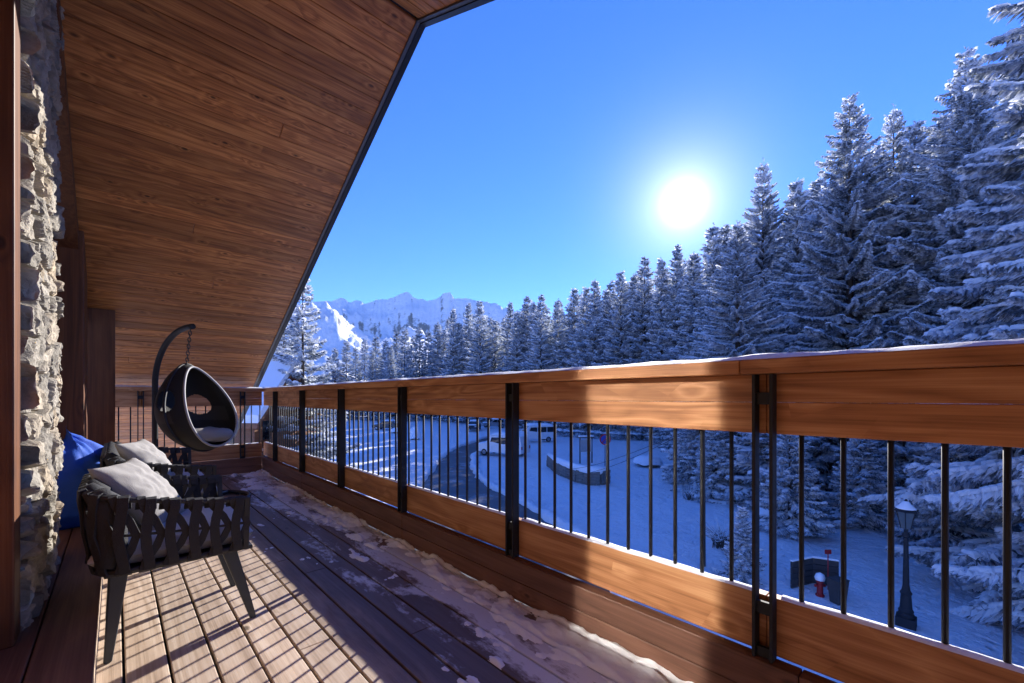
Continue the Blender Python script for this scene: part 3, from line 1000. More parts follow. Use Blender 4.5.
def railing(name, label, along_y, s0, s1, posts, X, bars):
    root = empty(name, (X, 0, 0) if along_y else (0, X, 0))
    tag(root, label, 'railing', 'railings of the balcony')
    def B(mb, t0, t1, a, b, z0, z1):
        # t = across (0 at the inner face, positive outwards), a..b = along
        if along_y: mb.box(t0, t1, a, b, z0, z1)
        else: mb.box(a, b, t0, t1, z0, z1)
    wm = M['rail_wood_y'] if along_y else M['rail_wood_x']
    mb = MB()
    cuts = [s0] + [c for c in ((.50, 4.35) if along_y else ()) if s0 < c < s1] + [s1]
    for a, b in zip(cuts, cuts[1:]): B(mb, -.045, .125, a + .001, b - .001, ZC0, ZC1)
    cap = mb.build('cap_rail', wm, root, bevel=.004)
    if along_y: snow_strip('snow_layer', -.043, .123, s0, s1, ZC1, True, cap, 3, n=500)
    else: snow_strip('snow_layer', s0, s1, -.043, .123, ZC1, False, cap, 5)
    zm = (ZC0 + ZU0) / 2 + .005
    edges = [s0] + sorted(p for p in posts if s0 < p < s1) + [s1]
    for a, b in zip(edges, edges[1:]):
        mb = MB(); B(mb, 0, .04, a + .001, b - .001, zm + .0005, ZC0 - .001); B(mb, 0, .04, a + .001, b - .001, ZU0, zm - .0005)
        mb.build('upper_board', wm, root, bevel=.0025)
        mb = MB(); B(mb, 0, .04, a + .001, b - .001, ZL0, ZL1)
        lb = mb.build('lower_board', wm, root, bevel=.0025)
        if along_y: snow_strip('snow_layer', .001, .041, a + .04, b - .04, ZL1, True, lb, int(a * 10) + 20, hh=.009, n=60, res=4)
        else: snow_strip('snow_layer', a + .04, b - .04, .001, .041, ZL1, False, lb, int(a * 10) + 60, hh=.009, n=60, res=4)
    for p in posts:
        mb = MB()
        for o_ in (-.030, .020):
            B(mb, -.048, -.002, p + o_, p + o_ + .010, ZL0 - .004, ZC0 - .002)
        B(mb, -.034, -.020, p - .020, p + .020, ZL0 - .002, ZL0 + .03)
        B(mb, -.034, -.020, p - .020, p + .020, ZC0 - .10, ZC0 - .06)
        B(mb, -.034, -.020, p - .020, p + .020, ZL1 - .05, ZL1 - .01)
        mb.build('post', M['steel'], root, bevel=.0015)
    for p in bars:
        mb = MB()
        v = (.020, p, 0) if along_y else (p, .020, 0)
        mb.tube([(v[0], v[1], ZL1 - .004), (v[0], v[1], ZU0 + .004)], .0072, 10)
        mb.build('baluster', M['steel'], root, smooth=True)
    return root
POST_Y = [-3.16, -1.96, -.76, .432, 1.628, 2.81, 3.965, 5.10, 6.21]
pk = [p * 1.58 / 1.535 for p in POST_Y]
bars = [pk[3] - .1055 * q for q in range(1, 9)]
for a, b in zip(pk[3:], pk[4:]):
    bars += [a + (b - a) * q / 12 for q in range(1, 12)]
bars += [pk[-1] + .1 * q for q in range(1, 5)]
bars = [b for b in bars if b < FY - .05]
railing('balcony_railing', 'long timber and black steel railing running along the whole right side of the balcony', True, YB, FY + .125, POST_Y, DX, bars)
fp = [.215, 1.27]
fbars = [x for x in [.02 + .105 * i for i in range(15)] if all(abs(x - p) > .045 for p in fp)]
railing('balcony_railing', 'short timber and steel railing closing the far end of the balcony past the hanging chair', False, -.04, DX - .048, fp, FY, fbars)

# kerb under the railings: two stacked boards
def kerb(x0, x1, y0, y1, mat, cuts, along_y):
    mb = MB()
    for za, zb in ((.003, .098), (.101, .205)):
        cs = [(y0 if along_y else x0)] + cuts + [(y1 if along_y else x1)]
        for a, b in zip(cs, cs[1:]):
            if along_y: mb.box(x0, x1, a + .001, b - .001, za, zb)
            else: mb.box(a + .001, b - .001, y0, y1, za, zb)
    return tag(mb.build('deck_kerb', mat, bevel=.004), kind='structure')
M['kerb_wood_x'] = wood('kerb_board_across', 0, (.09, .04, .025), (.18, .085, .055), (.24, .125, .085), knots=.05)
kerb(1.50, 1.556, YB, FY - .06, M['kerb_wood'], [.33, 2.75, 5.0], True)
kerb(.0, 1.498, FY - .066, FY - .006, M['kerb_wood_x'], [.8], False)

# ------------------------------------------------------------------ woven armchair and love seat
def woven_seat(name, half, label, loc):
    root = empty(name, loc)
    tag(root, label, 'armchair' if half < .5 else 'sofa')
    xf, xb, rc = .27, -.235, .12
    # U-shaped path in plan, from the front of one arm round the back to the other
    path = []
    def seg(a, b):
        n = max(2, int((Vector(b) - Vector(a)).length / .012))
        for i in range(n): path.append(Vector(a).lerp(Vector(b), i / n))
    seg((xf, -half), (xb + rc, -half))
    for i in range(12):
        a = i / 12 * math.pi / 2
        path.append(Vector((xb + rc - rc * math.sin(a), -half + rc - rc * math.cos(a))))
    seg((xb, -half + rc), (xb, half - rc))
    for i in range(12):
        a = i / 12 * math.pi / 2
        path.append(Vector((xb + rc - rc * math.cos(a), half - rc + rc * math.sin(a))))
    seg((xb + rc, half), (xf, half)); path.append(Vector((xf, half)))
    cum = [0]
    for a, b in zip(path, path[1:]): cum.append(cum[-1] + (b - a).length)
    Ltot = cum[-1]
    def at(s):
        s = min(max(s, 0), Ltot)
        lo = 0
        for i in range(len(cum) - 1):
            if cum[i + 1] >= s: lo = i; break
        f = (s - cum[lo]) / max(1e-6, cum[lo + 1] - cum[lo])
        p = path[lo].lerp(path[lo + 1], f)
        t = (path[min(lo + 2, len(path) - 1)] - path[max(lo - 1, 0)]).normalized()
        return p, t
    def pt(s, z01, off=0.0):
        p, t = at(s)
        n = Vector((t.y, -t.x)) * -1           # outward
        if n.dot(p - Vector((0, 0))) < 0: n = -n
        back = min(1, max(0, (xf - p.x) / (xf - xb)))
        ztop = .595 + .085 * back ** 1.5
        z = .372 + (ztop - .372) * z01
        q = p + n * (off + .035 * (z01 - .5))
        return Vector((q.x, q.y, z)), Vector((t.x, t.y, 0)), Vector((n.x, n.y, 0))
    fr = MB()
    for zz in (1.0, .5, 0.0):
        fr.tube([pt(Ltot * i / 90, zz)[0] for i in range(91)], .0105 if zz != .5 else .006, 8)
    for s in (0.002, Ltot - .002):
        fr.ribbon([pt(s, -.04)[0], pt(s, .5)[0], pt(s, 1.03)[0]], Vector((0, 1, 0)), .022, .022)
    fr.build('frame', M['frame'], root, smooth=False, bevel=.002)
    st = MB()
    nst = int(Ltot / .074)
    for i in range(nst):
        s = (i + .5) * Ltot / nst
        jit = 1 + .12 * math.sin(i * 2.4)
        for lay, sg in ((.017, .35), (.006, -1.35)):
            ds = sg * .040 * jit
            pts, wds = [], []
            for (u, z01, off) in ((-.35, .86, -.016), (-.33, .98, -.015), (-.30, 1.045, -.004), (-.28, 1.03, .012), (-.18, .9, lay), (.25, .70, lay), (.5, .5, lay + .004), (.3, .3, lay), (-.1, .1, lay), (-.2, -.02, .012), (-.2, -.06, -.003), (-.2, .0, -.016)):
                p_, t_, n_ = pt(s + ds * u * 1.5, z01, off)
                pts.append(p_); wds.append(t_)
            st.ribbon(pts, wds, .034 if sg > 0 else .027, .008)
    st.build('woven_straps', M['strap'], root, bevel=.002, seg=1)
    # padded back roll
    s_a, s_b = .42, Ltot - .42
    bk = MB()
    npad = max(3, int((s_b - s_a) / .11))
    for i in range(npad):
        s = s_a + (i + .5) * (s_b - s_a) / npad
        bk.tube([pt(s, .05, .0)[0], pt(s, .25, -.03)[0], pt(s, .6, -.035)[0], pt(s, .92, -.03)[0], pt(s, 1.07, -.012)[0]], [.035, .05, .052, .048, .02], 10)
    bk.build('back_padding', M['strap'], root, smooth=True)
    pl = MB(); pl.box(xb + .04, xf + .03, -half + .03, half - .03, .352, .368)
    pl.build('seat_frame', M['frame'], root, bevel=.004)
    # seat cushion
    cu = MB(); nn = 26; mm = 30
    for side in (1, -1):
        b = len(cu.v)
        for i in range(nn + 1):
            for j in range(mm + 1):
                u, v = i / nn * 2 - 1, j / mm * 2 - 1
                e = max(0, 1 - abs(u) ** 7) ** .4 * max(0, 1 - abs(v) ** (7 if half < .5 else 16)) ** .4
                z = .42 + side * .052 * e + .004 * mn.noise(Vector((u * 3, v * 3, side + half))) * e
                cu.v.append((.035 + u * .275, v * (half - .045), z))
        for i in range(nn):
            for j in range(mm):
                a = b + i * (mm + 1) + j
                cu.f.append((a, a + 1, a + mm + 2, a + mm + 1)); cu.m.append(0)
    cu.build('seat_cushion', M['seat_fabric'], root, smooth=True, fix=True)
    for sx, sy in ((1, 1), (1, -1), (-1, 1), (-1, -1)):
        lg = MB()
        xt = .21 if sx > 0 else -.15; xe = .315 if sx > 0 else -.185
        yt, ye = sy * (half - .10), sy * (half - .10)
        ring = lambda x, y, z, w, h: [(x - w, y - h, z), (x + w, y - h, z), (x + w, y + h, z), (x - w, y + h, z)]
        vs = ring(xt, yt, .372, .030, .019) + ring((xt + xe) / 2, (yt + ye) / 2, .19, .022, .017) + ring(xe, ye, 0, .013, .012)
        lg.add(vs, [(3, 2, 1, 0), (8, 9, 10, 11)] + [(a + k, a + (k + 1) % 4, a + 4 + (k + 1) % 4, a + 4 + k) for a in (0, 4) for k in range(4)])
        lg.build('leg', M['leg'], root, bevel=.006, fix=True)
    return root
woven_seat('woven_armchair', .33, 'dark woven-strap armchair with splayed legs, nearest seat on the sunlit deck', (.16, 2.535, 0))
woven_seat('woven_loveseat', .62, 'dark woven-strap two-seat sofa standing behind the near armchair', (.20, 3.98, 0))

def pillow(label, loc, rot, w=.37, h=.36, t=.07, seed=0):
    mb = MB(); n = 34
    for side in (1, -1):
        b = len(mb.v)
        for i in range(n + 1):
            for j in range(n + 1):
                u, v = i / n * 2 - 1, j / n * 2 - 1
                e = (max(0, 1 - u * u) * max(0, 1 - v * v)) ** .42
                pu = u * (1 - .10 * (1 - v * v)); pv = v * (1 - .10 * (1 - u * u))
                wr = mn.fractal(Vector((u * 2.2 + seed, v * 2.2, side)), .9, 2, 4)
                rad = math.sin(math.atan2(v, u) * 8 + seed) * .006 * min(1, (u * u + v * v)) * e
                z = side * (t * e + (.014 * wr + rad) * e)
                mb.v.append((pu * w / 2, pv * h / 2, z))
        for i in range(n):
            for j in range(n):
                a = b + i * (n + 1) + j
                mb.f.append((a, a + 1, a + n + 2, a + n + 1)); mb.m.append(0)
    bm = bmesh.new(); me = mb.mesh('scatter_cushion', M['cushion'], True); bm.from_mesh(me)
    bmesh.ops.remove_doubles(bm, verts=bm.verts, dist=1e-4); bmesh.ops.recalc_face_normals(bm, faces=bm.faces); bm.to_mesh(me); bm.free()
    for p in me.polygons: p.use_smooth = True
    o = bpy.data.objects.new('scatter_cushion', me); COL.objects.link(o)
    o.location = loc; o.rotation_euler = rot
    tag(o, label, 'cushion', 'pale scatter cushions')
    return o
pillow('pale grey scatter cushion leaning in the near woven armchair', (.09, 2.60, .605), (0, R(52), R(-24)), seed=1)
pillow('pale grey scatter cushion propped on the woven two-seat sofa behind the armchair', (.16, 3.58, .62), (0, R(54), R(-22)), seed=5)

# ------------------------------------------------------------------ blue bean bag
def beanbag():
    mb = MB(); nu, nv = 64, 40
    for i in range(nv + 1):
        t = i / nv
        for k in range(nu):
            a = 2 * math.pi * k / nu
            # squat bag, drawn up to a gathered ridge on top
            z = .56 * t
            r = .33 * (1 - .62 * t ** 2.6) * min(1, .72 + 1.6 * t) if t < .999 else .0
            r *= (1 - t ** 9)
            d = Vector((math.cos(a), math.sin(a), t * 1.6))
            f = mn.fractal(d * 1.7, .9, 2.1, 4)
            fold = abs(math.sin(a * 3 + 1.3 * math.sin(t * 5))) * .035 * t ** 1.3
            r2 = r * (1 + .10 * f) - fold * (r > .02)
            zz = z + .05 * f * t + (.05 * math.cos(a - 5.6) * t ** 3)
            if t > .9: zz += .02 * math.sin(a * 4)
            mb.v.append((r2 * math.cos(a) * 1.05, r2 * math.sin(a), max(zz, 0)))
    for i in range(nv):
        for k in range(nu):
            mb.f.append((i * nu + k, i * nu + (k + 1) % nu, (i + 1) * nu + (k + 1) % nu, (i + 1) * nu + k)); mb.m.append(0)
    mb.f.append(tuple(range(nu - 1, -1, -1))); mb.m.append(0)
    o = mb.build('bean_bag', M['blue'], smooth=True)
    o.location = (-.25, 4.20, PZ + .002)
    tag(o, 'bright blue canvas bean bag slumped on the raised step behind the stone pier', 'bean bag')
beanbag()

# ------------------------------------------------------------------ hanging egg chair
EC = P(196, 4.15)                    # centre of the basket
PO = P(155, 4.40)                    # foot of the stand's pole
HANG = Vector((P(190.5, 4.15).x, P(190.5, 4.15).y, 1.70))
def hanging_chair():
    st = empty('hanging_chair_stand', (PO.x, PO.y, 0))
    tag(st, 'black curved tubular stand carrying the hanging egg chair', 'stand')
    pm = MB()
    tgt = HANG - Vector((PO.x, PO.y, 0))
    pts = [(0, 0, .02), (0, 0, .6), (0, 0, 1.18)]
    for i in range(1, 15):
        a = i / 14 * math.pi / 2
        k = 1 - math.cos(a)
        pts.append((tgt.x * k, tgt.y * k, 1.18 + (tgt.z + .045 - 1.18) * math.sin(a)))
    e = Vector(pts[-1]); pts.append(tuple(e + Vector((tgt.x, tgt.y, 0)).normalized() * .04))
    pm.tube(pts, .027, 14)
    pm.build('pole', M['frame'], st, smooth=True)
    bs = MB()
    c = Vector((EC.x - PO.x, EC.y - PO.y, 0))
    ring = [(c.x + .45 * math.cos(a), c.y + .40 * math.sin(a), .021) for a in [2 * math.pi * i / 40 for i in range(41)]]
    bs.tube(ring, .02, 8, cap=False)
    bs.tube([(0, 0, .022), tuple(c * .5 + Vector((0, 0, .022))), (c.x, c.y, .022)], .02, 8)
    bs.tube([(c.x - .30, c.y - .27, .022), (c.x + .30, c.y + .27, .022)], .018, 8)
    bs.build('base', M['frame'], st, smooth=True)

    eg = empty('hanging_egg_chair', (EC.x, EC.y, 0))
    tag(eg, 'black egg-shaped hanging chair with pale piping and a seat pad, suspended from a chain', 'hanging chair')
    hx = HANG - Vector((EC.x, EC.y, 0))
    zt, zb = 1.37, .53
    ch = MB()
    n = 11
    z0, z1 = zt + .0, HANG.z + .03
    for i in range(n):
        zc = z0 + (z1 - z0) * (i + .5) / n
        q = Vector((-.60 * .11, .80 * .11, zc)).lerp(Vector((hx.x, hx.y, zc)), (i + .5) / n)
        ax = (1, 0) if i % 2 else (0, 1)
        loop = [(q.x + ax[0] * .012 * math.cos(a), q.y + ax[1] * .012 * math.cos(a), zc + (z1 - z0) / n * .72 * math.sin(a)) for a in [2 * math.pi * k / 12 for k in range(13)]]
        ch.tube(loop, .0045, 6, cap=False)
    ch.build('chain', M['chain'], eg, smooth=True)
    # egg: opening faces the open side of the balcony, tilted up a little
    od = Vector((.60, -.80, 0)); od.normalize()
    od = (od * Vector((1, 1, 0)) + Vector((0, 0, .16))).normalized()
    sd = od.cross(Vector((0, 0, 1))).normalized()
    odh = Vector((od.x, od.y, 0)).normalized()
    cz = (zt + zb) / 2
    hh = (zt - zb) / 2
    def egg(d):
        # d unit vector -> point
        t = d.z
        w = .315 * (1 - .25 * t - .12 * t * t)
        return Vector((d.x * w, d.y * w, cz + hh * t)) - odh * (.11 * t)
    bm = bmesh.new()
    bmesh.ops.create_icosphere(bm, subdivisions=6, radius=1)
    def openv(d):
        o_ = d.dot(od); s_ = d.dot(sd); z_ = d.z
        return o_ > .10 and (s_ / .84) ** 2 + ((z_ - .02) / .92) ** 2 < 1.0
    def win(d):
        for c in (sd * .95 - od * .05, -sd * .72 - od * .66):
            c = (c + Vector((0, 0, .16))).normalized()
            e = d - c
            up_ = Vector((0, 0, 1)); h_ = c.cross(up_).normalized()
            if d.dot(c) > .7 and (e.dot(h_) / .36) ** 2 + (e.z / .25) ** 2 < 1: return True
        return False
    dead = [f for f in bm.faces if openv(f.calc_center_median().normalized()) or win(f.calc_center_median().normalized())]
    bmesh.ops.delete(bm, geom=dead, context='FACES')
    for f in bm.faces:
        d = f.calc_center_median().normalized()
        f.material_index = 1 if (-.35 < d.z < .02 and d.dot(od) < .12 and abs(d.dot(sd)) > .35) else 0
        f.smooth = True
    for v in bm.verts:
        d = v.co.normalized(); v.co = egg(d)
    me = bpy.data.meshes.new('shell'); bm.to_mesh(me); bm.free()
    me.materials.append(M['egg']); me.materials.append(M['egg_in'])
    sh = bpy.data.objects.new('shell', me); COL.objects.link(sh); sh.parent = eg
    so_ = sh.modifiers.new('thick', 'SOLIDIFY'); so_.thickness = .014
    # pale piping round the opening
    rim = []
    for i in range(73):
        a = 2 * math.pi * i / 72
        s_, z_ = .84 * math.cos(a), .02 + .92 * math.sin(a)
        l2 = s_ * s_ + z_ * z_
        o_ = math.sqrt(max(.02, 1 - l2))
        d = (sd * s_ + Vector((0, 0, z_)) + (od - Vector((0, 0, od.z))).normalized() * o_).normalized()
        rim.append(tuple(egg(d) * 1.0))
    rm = MB(); rm.tube(rim, .011, 8, cap=False)
    rm.build('piping', M['piping'], eg, smooth=True)
    hoop = []
    for i in range(61):
        a = 2 * math.pi * i / 60
        d = (sd * math.cos(a) + Vector((0, 0, 1)) * math.sin(a)).normalized()
        q = egg(d); hoop.append((q.x * 1.015, q.y * 1.015, cz + (q.z - cz) * 1.015))
    hp = MB(); hp.tube(hoop, .012, 8, cap=False)
    hp.build('hoop', M['frame'], eg, smooth=True)
    # seat pad
    cu = MB(); nu, nv = 40, 14
    for i in range(nv + 1):
        b = -math.pi / 2 + math.pi * i / nv
        for k in range(nu):
            a = 2 * math.pi * k / nu
            r = .235 * abs(math.cos(b)) ** .5
            x = od * 0 + Vector((od.x, od.y, 0)).normalized() * (r * math.cos(a) * 1.05 + .09) + sd * (r * math.sin(a))
            z = .68 + .065 * math.sin(b) + .02 * mn.noise(Vector((x.x * 9, x.y * 9, b)))
            cu.v.append((x.x, x.y, z))
    for i in range(nv):
        for k in range(nu):
            cu.f.append((i * nu + k, i * nu + (k + 1) % nu, (i + 1) * nu + (k + 1) % nu, (i + 1) * nu + k)); cu.m.append(0)
    cu.build('seat_pad', M['cushion'], eg, smooth=True, fix=True)
hanging_chair()

# ------------------------------------------------------------------ neighbouring chalets
def small_chalet(name, label, px, d, w, dep, eave, ridge, rz, ov=.7):
    p = P(px, d)
    g = ground(p.x, p.y)
    o = empty(name, (p.x, p.y, g), rz)
    tag(o, label, 'house')
    he, hr = eave - g, ridge - g
    mb = MB(); bh = .3
    i = 0
    while i * bh < hr:
        z0, z1 = i * bh + .004, (i + 1) * bh - .004
        def hw(z): return w / 2 if z <= he else max(.02, w / 2 * (hr - z) / (hr - he))
        a, b = hw(z0), hw(z1)
        vs = [(-a, -dep / 2, z0), (a, -dep / 2, z0), (a, dep / 2, z0), (-a, dep / 2, z0), (-b, -dep / 2, z1), (b, -dep / 2, z1), (b, dep / 2, z1), (-b, dep / 2, z1)]
        mb.add(vs, [(3, 2, 1, 0), (4, 5, 6, 7), (0, 1, 5, 4), (1, 2, 6, 5), (2, 3, 7, 6), (3, 0, 4, 7)])
        i += 1
    mb.build('wall', M['far_wood'], o)
    def slab(h0, h1, ovx, nm, mat, par):
        m = MB()
        sl_ = (hr - he) / (w / 2)
        xs = w / 2 + ovx
        ed = hr - sl_ * xs
        vs = []
        for y in (-dep / 2 - ov, dep / 2 + ov):
            for (x, z) in ((-xs, ed), (0, hr), (xs, ed)):
                vs.append((x, y, z + h0)); vs.append((x, y, z + h1))
        m.add(vs, [(0, 2, 8, 6), (2, 4, 10, 8), (1, 7, 9, 3), (3, 9, 11, 5), (0, 1, 3, 2), (2, 3, 5, 4), (6, 8, 9, 7), (8, 10, 11, 9), (0, 6, 7, 1), (4, 5, 11, 10)])
        return m.build(nm, mat, par, fix=True)
    rf = slab(.01, .22, ov, 'roof', M['far_wood'], o)
    slab(.225, .62, ov - .05, 'snow_cover', M['snow'], rf)
    bal = MB(); bal.box(-w / 2, w / 2, -dep / 2 - .9, -dep / 2, he - 1.9, he - 1.75); bal.box(-w / 2, w / 2, -dep / 2 - .95, -dep / 2 - .88, he - 1.75, he - .95)
    bal.build('balcony', M['far_wood'], o)
    for sx in (-.28, .28):
        for z in (he - 4.2, he - 1.5):
            if z < .5: continue
            f = MB(); f.box(sx * w - .55, sx * w + .55, -dep / 2 - .05, -dep / 2 + .02, z, z + 1.2)
            fo = f.build('window', M['far_wood'], o)
            q = MB(); q.box(sx * w - .45, sx * w + .45, -dep / 2 - .062, -dep / 2 - .03, z + .1, z + 1.1)
            q.build('pane', M['glass'], fo)
    return o
small_chalet('neighbour_chalet', 'neighbouring timber chalet with a steep white snow roof peeping past the roof edge', 226, 24, 4.4, 7, .2, 2.45, R(40))
small_chalet('neighbour_chalet', 'distant brown chalet under a flat snow roof among the trees below the mountains', 339, 112, 8, 8, 5.4, 7.6, R(-35), 1.4)

# ------------------------------------------------------------------ vehicles
M['white_paint'] = simple('white_paint', (.72, .73, .74), .3, 0, 3, .06)
M['dark_paint'] = simple('dark_paint', (.03, .035, .045), .3, 0, 3, .1)
M['grey_paint'] = simple('grey_paint', (.24, .25, .27), .3, 0, 3, .1)
M['tyre'] = simple('tyre_rubber', (.015, .015, .016), .85)
M['rim'] = simple('wheel_rim', (.3, .3, .32), .35, .8)
M['red_lens'] = simple('red_lens', (.35, .01, .01), .25)
M['clear_lens'] = simple('clear_lens', (.6, .6, .62), .15)
def vehicle(name, label, px, py, rz, prof, wnd, width, wheels, paint, snow_top, group='vehicles parked along the road'):
    p = on_ground(px, py)
    o = empty(name, (p.x, p.y, p.z + .05), rz)
    tag(o, label, 'car' if 'car' in name else 'van', group)
    hw = width / 2
    def ext(poly, y0, y1, inset=0):
        m = MB(); n = len(poly)
        cz_ = 1.0
        vs = [(x, y0, z) for x, z in poly] + [(x, y1, z) for x, z in poly]
        m.add(vs, [tuple(range(n)), tuple(range(2 * n - 1, n - 1, -1))] + [(k, (k + 1) % n, n + (k + 1) % n, n + k) for k in range(n)])
        return m
    b = ext(prof, -hw, hw)
    # tumblehome: narrow the upper body
    zt = max(z for x, z in prof)
    b.v = [(x, y * (1 - .12 * max(0, (z - .55 * zt) / (.45 * zt))), z) for x, y, z in b.v]
    b.build('body', paint, o, bevel=.07, seg=3, fix=True)
    for sg in (-1, 1):
        for poly in wnd:
            m = ext(poly, sg * hw * .93, sg * (hw * .955 + .012))
            m.build('side_window', M['glass'], o, fix=True)
    xr, xf = min(x for x, z in prof), max(x for x, z in prof)
    for wx in wheels:
        for sg in (-1, 1):
            m = MB(); m.lathe([(.20, -.10), (.31, -.10), (.33, -.06), (.33, .06), (.31, .10), (.20, .10)], 20)
            m.v = [(wx + a, sg * (hw - .09) + c, .33 + b_) for a, b_, c in m.v]
            t = m.build('tyre', M['tyre'], o, smooth=False, fix=True)
            m = MB(); m.lathe([(.02, .06), (.19, .085), (.205, .104)], 14); m.v = [(wx + a, sg * (hw - .09 + c), .33 + b_) for a, b_, c in m.v]
            m.build('rim', M['rim'], t, fix=True)
    for sg in (-1, 1):
        m = MB(); m.box(xf - .06, xf + .012, sg * hw * .72 - .17, sg * hw * .72 + .17, .66, .82); m.build('headlight', M['clear_lens'], o, bevel=.02)
        m = MB(); m.box(xr - .012, xr + .05, sg * hw * .80 - .10, sg * hw * .80 + .10, .75, 1.05); m.build('tail_light', M['red_lens'], o, bevel=.02)
    # windscreen and rear window follow the slopes of the profile
    for poly in snow_top[1]:
        (xa, za), (xb_, zb_) = poly
        m = MB(); w1, w2 = hw * .80, hw * .72
        nx = -(zb_ - za); nzz = (xb_ - xa); ln = math.hypot(nx, nzz); nx, nzz = nx / ln * .015, nzz / ln * .015
        if nzz < 0: nx, nzz = -nx, -nzz
        vs = [(xa, -w1, za), (xa, w1, za), (xb_, w2, zb_), (xb_, -w2, zb_)]
        m.add(vs + [(x + nx, y, z + nzz) for x, y, z in vs], [(0, 1, 2, 3), (7, 6, 5, 4), (0, 4, 5, 1), (1, 5, 6, 2), (2, 6, 7, 3), (3, 7, 4, 0)])
        m.build('windscreen', M['glass'], o, fix=True)
    for (xa, xb_, z, th) in snow_top[0]:
        m = MB(); nx_, ny_ = 14, 8
        for i in range(nx_ + 1):
            for j in range(ny_ + 1):
                u, v = i / nx_ * 2 - 1, j / ny_ * 2 - 1
                e = (max(0, 1 - u ** 6) * max(0, 1 - v ** 6)) ** .5
                m.v.append(((xa + xb_) / 2 + u * (xb_ - xa) / 2, v * hw * .86, z + th * e * (1 + .25 * mn.noise(Vector((u * 2, v * 2, px))))))
        for i in range(nx_):
            for j in range(ny_):
                a = i * (ny_ + 1) + j
                m.f.append((a, a + 1, a + ny_ + 2, a + ny_ + 1)); m.m.append(0)
        m.build('snow_cover', M['snow'], o, smooth=True, fix=True)
    return o
VAN = [(-2.5, .35), (2.45, .35), (2.5, .75), (2.3, 1.05), (1.45, 1.25), (.85, 1.95), (-2.35, 2.0), (-2.5, 1.2)]
VANW = [[(-.1, 1.2), (.95, 1.2), (.7, 1.78), (-.1, 1.8)], [(-1.3, 1.2), (-.2, 1.2), (-.2, 1.8), (-1.3, 1.82)], [(-2.3, 1.2), (-1.4, 1.2), (-1.4, 1.82), (-2.2, 1.82)]]
CAR = [(-2.1, .35), (2.1, .35), (2.15, .7), (1.95, .88), (.95, 1.0), (.25, 1.48), (-1.5, 1.52), (-2.1, 1.05)]
CARW = [[(-.35, .98), (.7, .98), (.2, 1.38), (-.35, 1.4)], [(-1.55, .98), (-.45, .98), (-.45, 1.4), (-1.4, 1.4)]]
VT = ([(-2.3, .95, 1.98, .26), (1.3, 2.4, 1.07, .16)], [((1.40, 1.30), (.90, 1.90))])
CTp = ([(-1.5, .3, 1.5, .22), (.95, 2.05, .93, .14)], [((.92, 1.04), (.3, 1.45)), ((-2.02, 1.1), (-1.55, 1.48))])
heading = -TH
vehicle('parked_van', 'white van parked by the road bend with snow piled on its roof', 503, 456, heading + R(150), VAN, VANW, 1.95, (-1.55, 1.55), M['white_paint'], VT)
vehicle('parked_van', 'white snow-covered van standing farther back beside the long low hedge', 534, 442, heading + R(195), VAN, VANW, 1.95, (-1.55, 1.55), M['white_paint'], VT)
vehicle('parked_car', 'dark car with snow on its roof facing down the road, left of the vans', 474, 430.5, heading + R(265), CAR, CARW, 1.8, (-1.3, 1.3), M['dark_paint'], CTp)
vehicle('parked_car', 'grey car capped with snow at the top of the road, just behind the dark one', 494, 428, heading + R(200), CAR, CARW, 1.8, (-1.3, 1.3), M['grey_paint'], CTp)
vehicle('parked_car', 'small dark car glimpsed behind the steel post at the far side of the road', 522, 427, heading + R(185), CAR, CARW, 1.8, (-1.3, 1.3), M['dark_paint'], CTp)
vehicle('parked_car', 'dark car in the snow seen farthest left through the bars', 386, 430, heading + R(170), CAR, CARW, 1.8, (-1.3, 1.3), M['dark_paint'], CTp)

# ------------------------------------------------------------------ things on the snow below
# low clipped hedge along the far edge of the snowfield
def hedge():
    a, b = on_ground(546, 436), on_ground(700, 437)
    n = 70; rs_ = random.Random(8)
    mb = MB()
    for i in range(620):
        t = rs_.random(); q = a.lerp(b, t)
        x, y = q.x + rs_.uniform(-.5, .5), q.y + rs_.uniform(-.5, .5)
        z = ground(x, y) + rs_.uniform(0, .95)
        s = rs_.uniform(.1, .3)
        d1 = Vector((rs_.uniform(-1, 1), rs_.uniform(-1, 1), rs_.uniform(-.3, 1))).normalized() * s
        d2 = Vector((rs_.uniform(-1, 1), rs_.uniform(-1, 1), rs_.uniform(-.6, .6))).normalized() * s
        c = Vector((x, y, z))
        mb.add([tuple(c - d1), tuple(c + d2), tuple(c + d1), tuple(c - d2)], [(0, 1, 2, 3)], 0)
    for i in range(130):
        t = rs_.random(); q = a.lerp(b, t)
        x, y = q.x + rs_.uniform(-.4, .4), q.y + rs_.uniform(-.4, .4)
        m = MB(); m.lathe([(.28, -.06), (.30, .02), (.18, .10), (.02, .13)], 7, (x, y, ground(x, y) + rs_.uniform(.8, 1.0)))
        mb.add(m.v, m.f, 1)
    tag(mb.build('hedge', [M['needles'], M['snow_load']]), 'long dark hedge dusted with snow along the far side of the snowfield', 'hedge')
hedge()

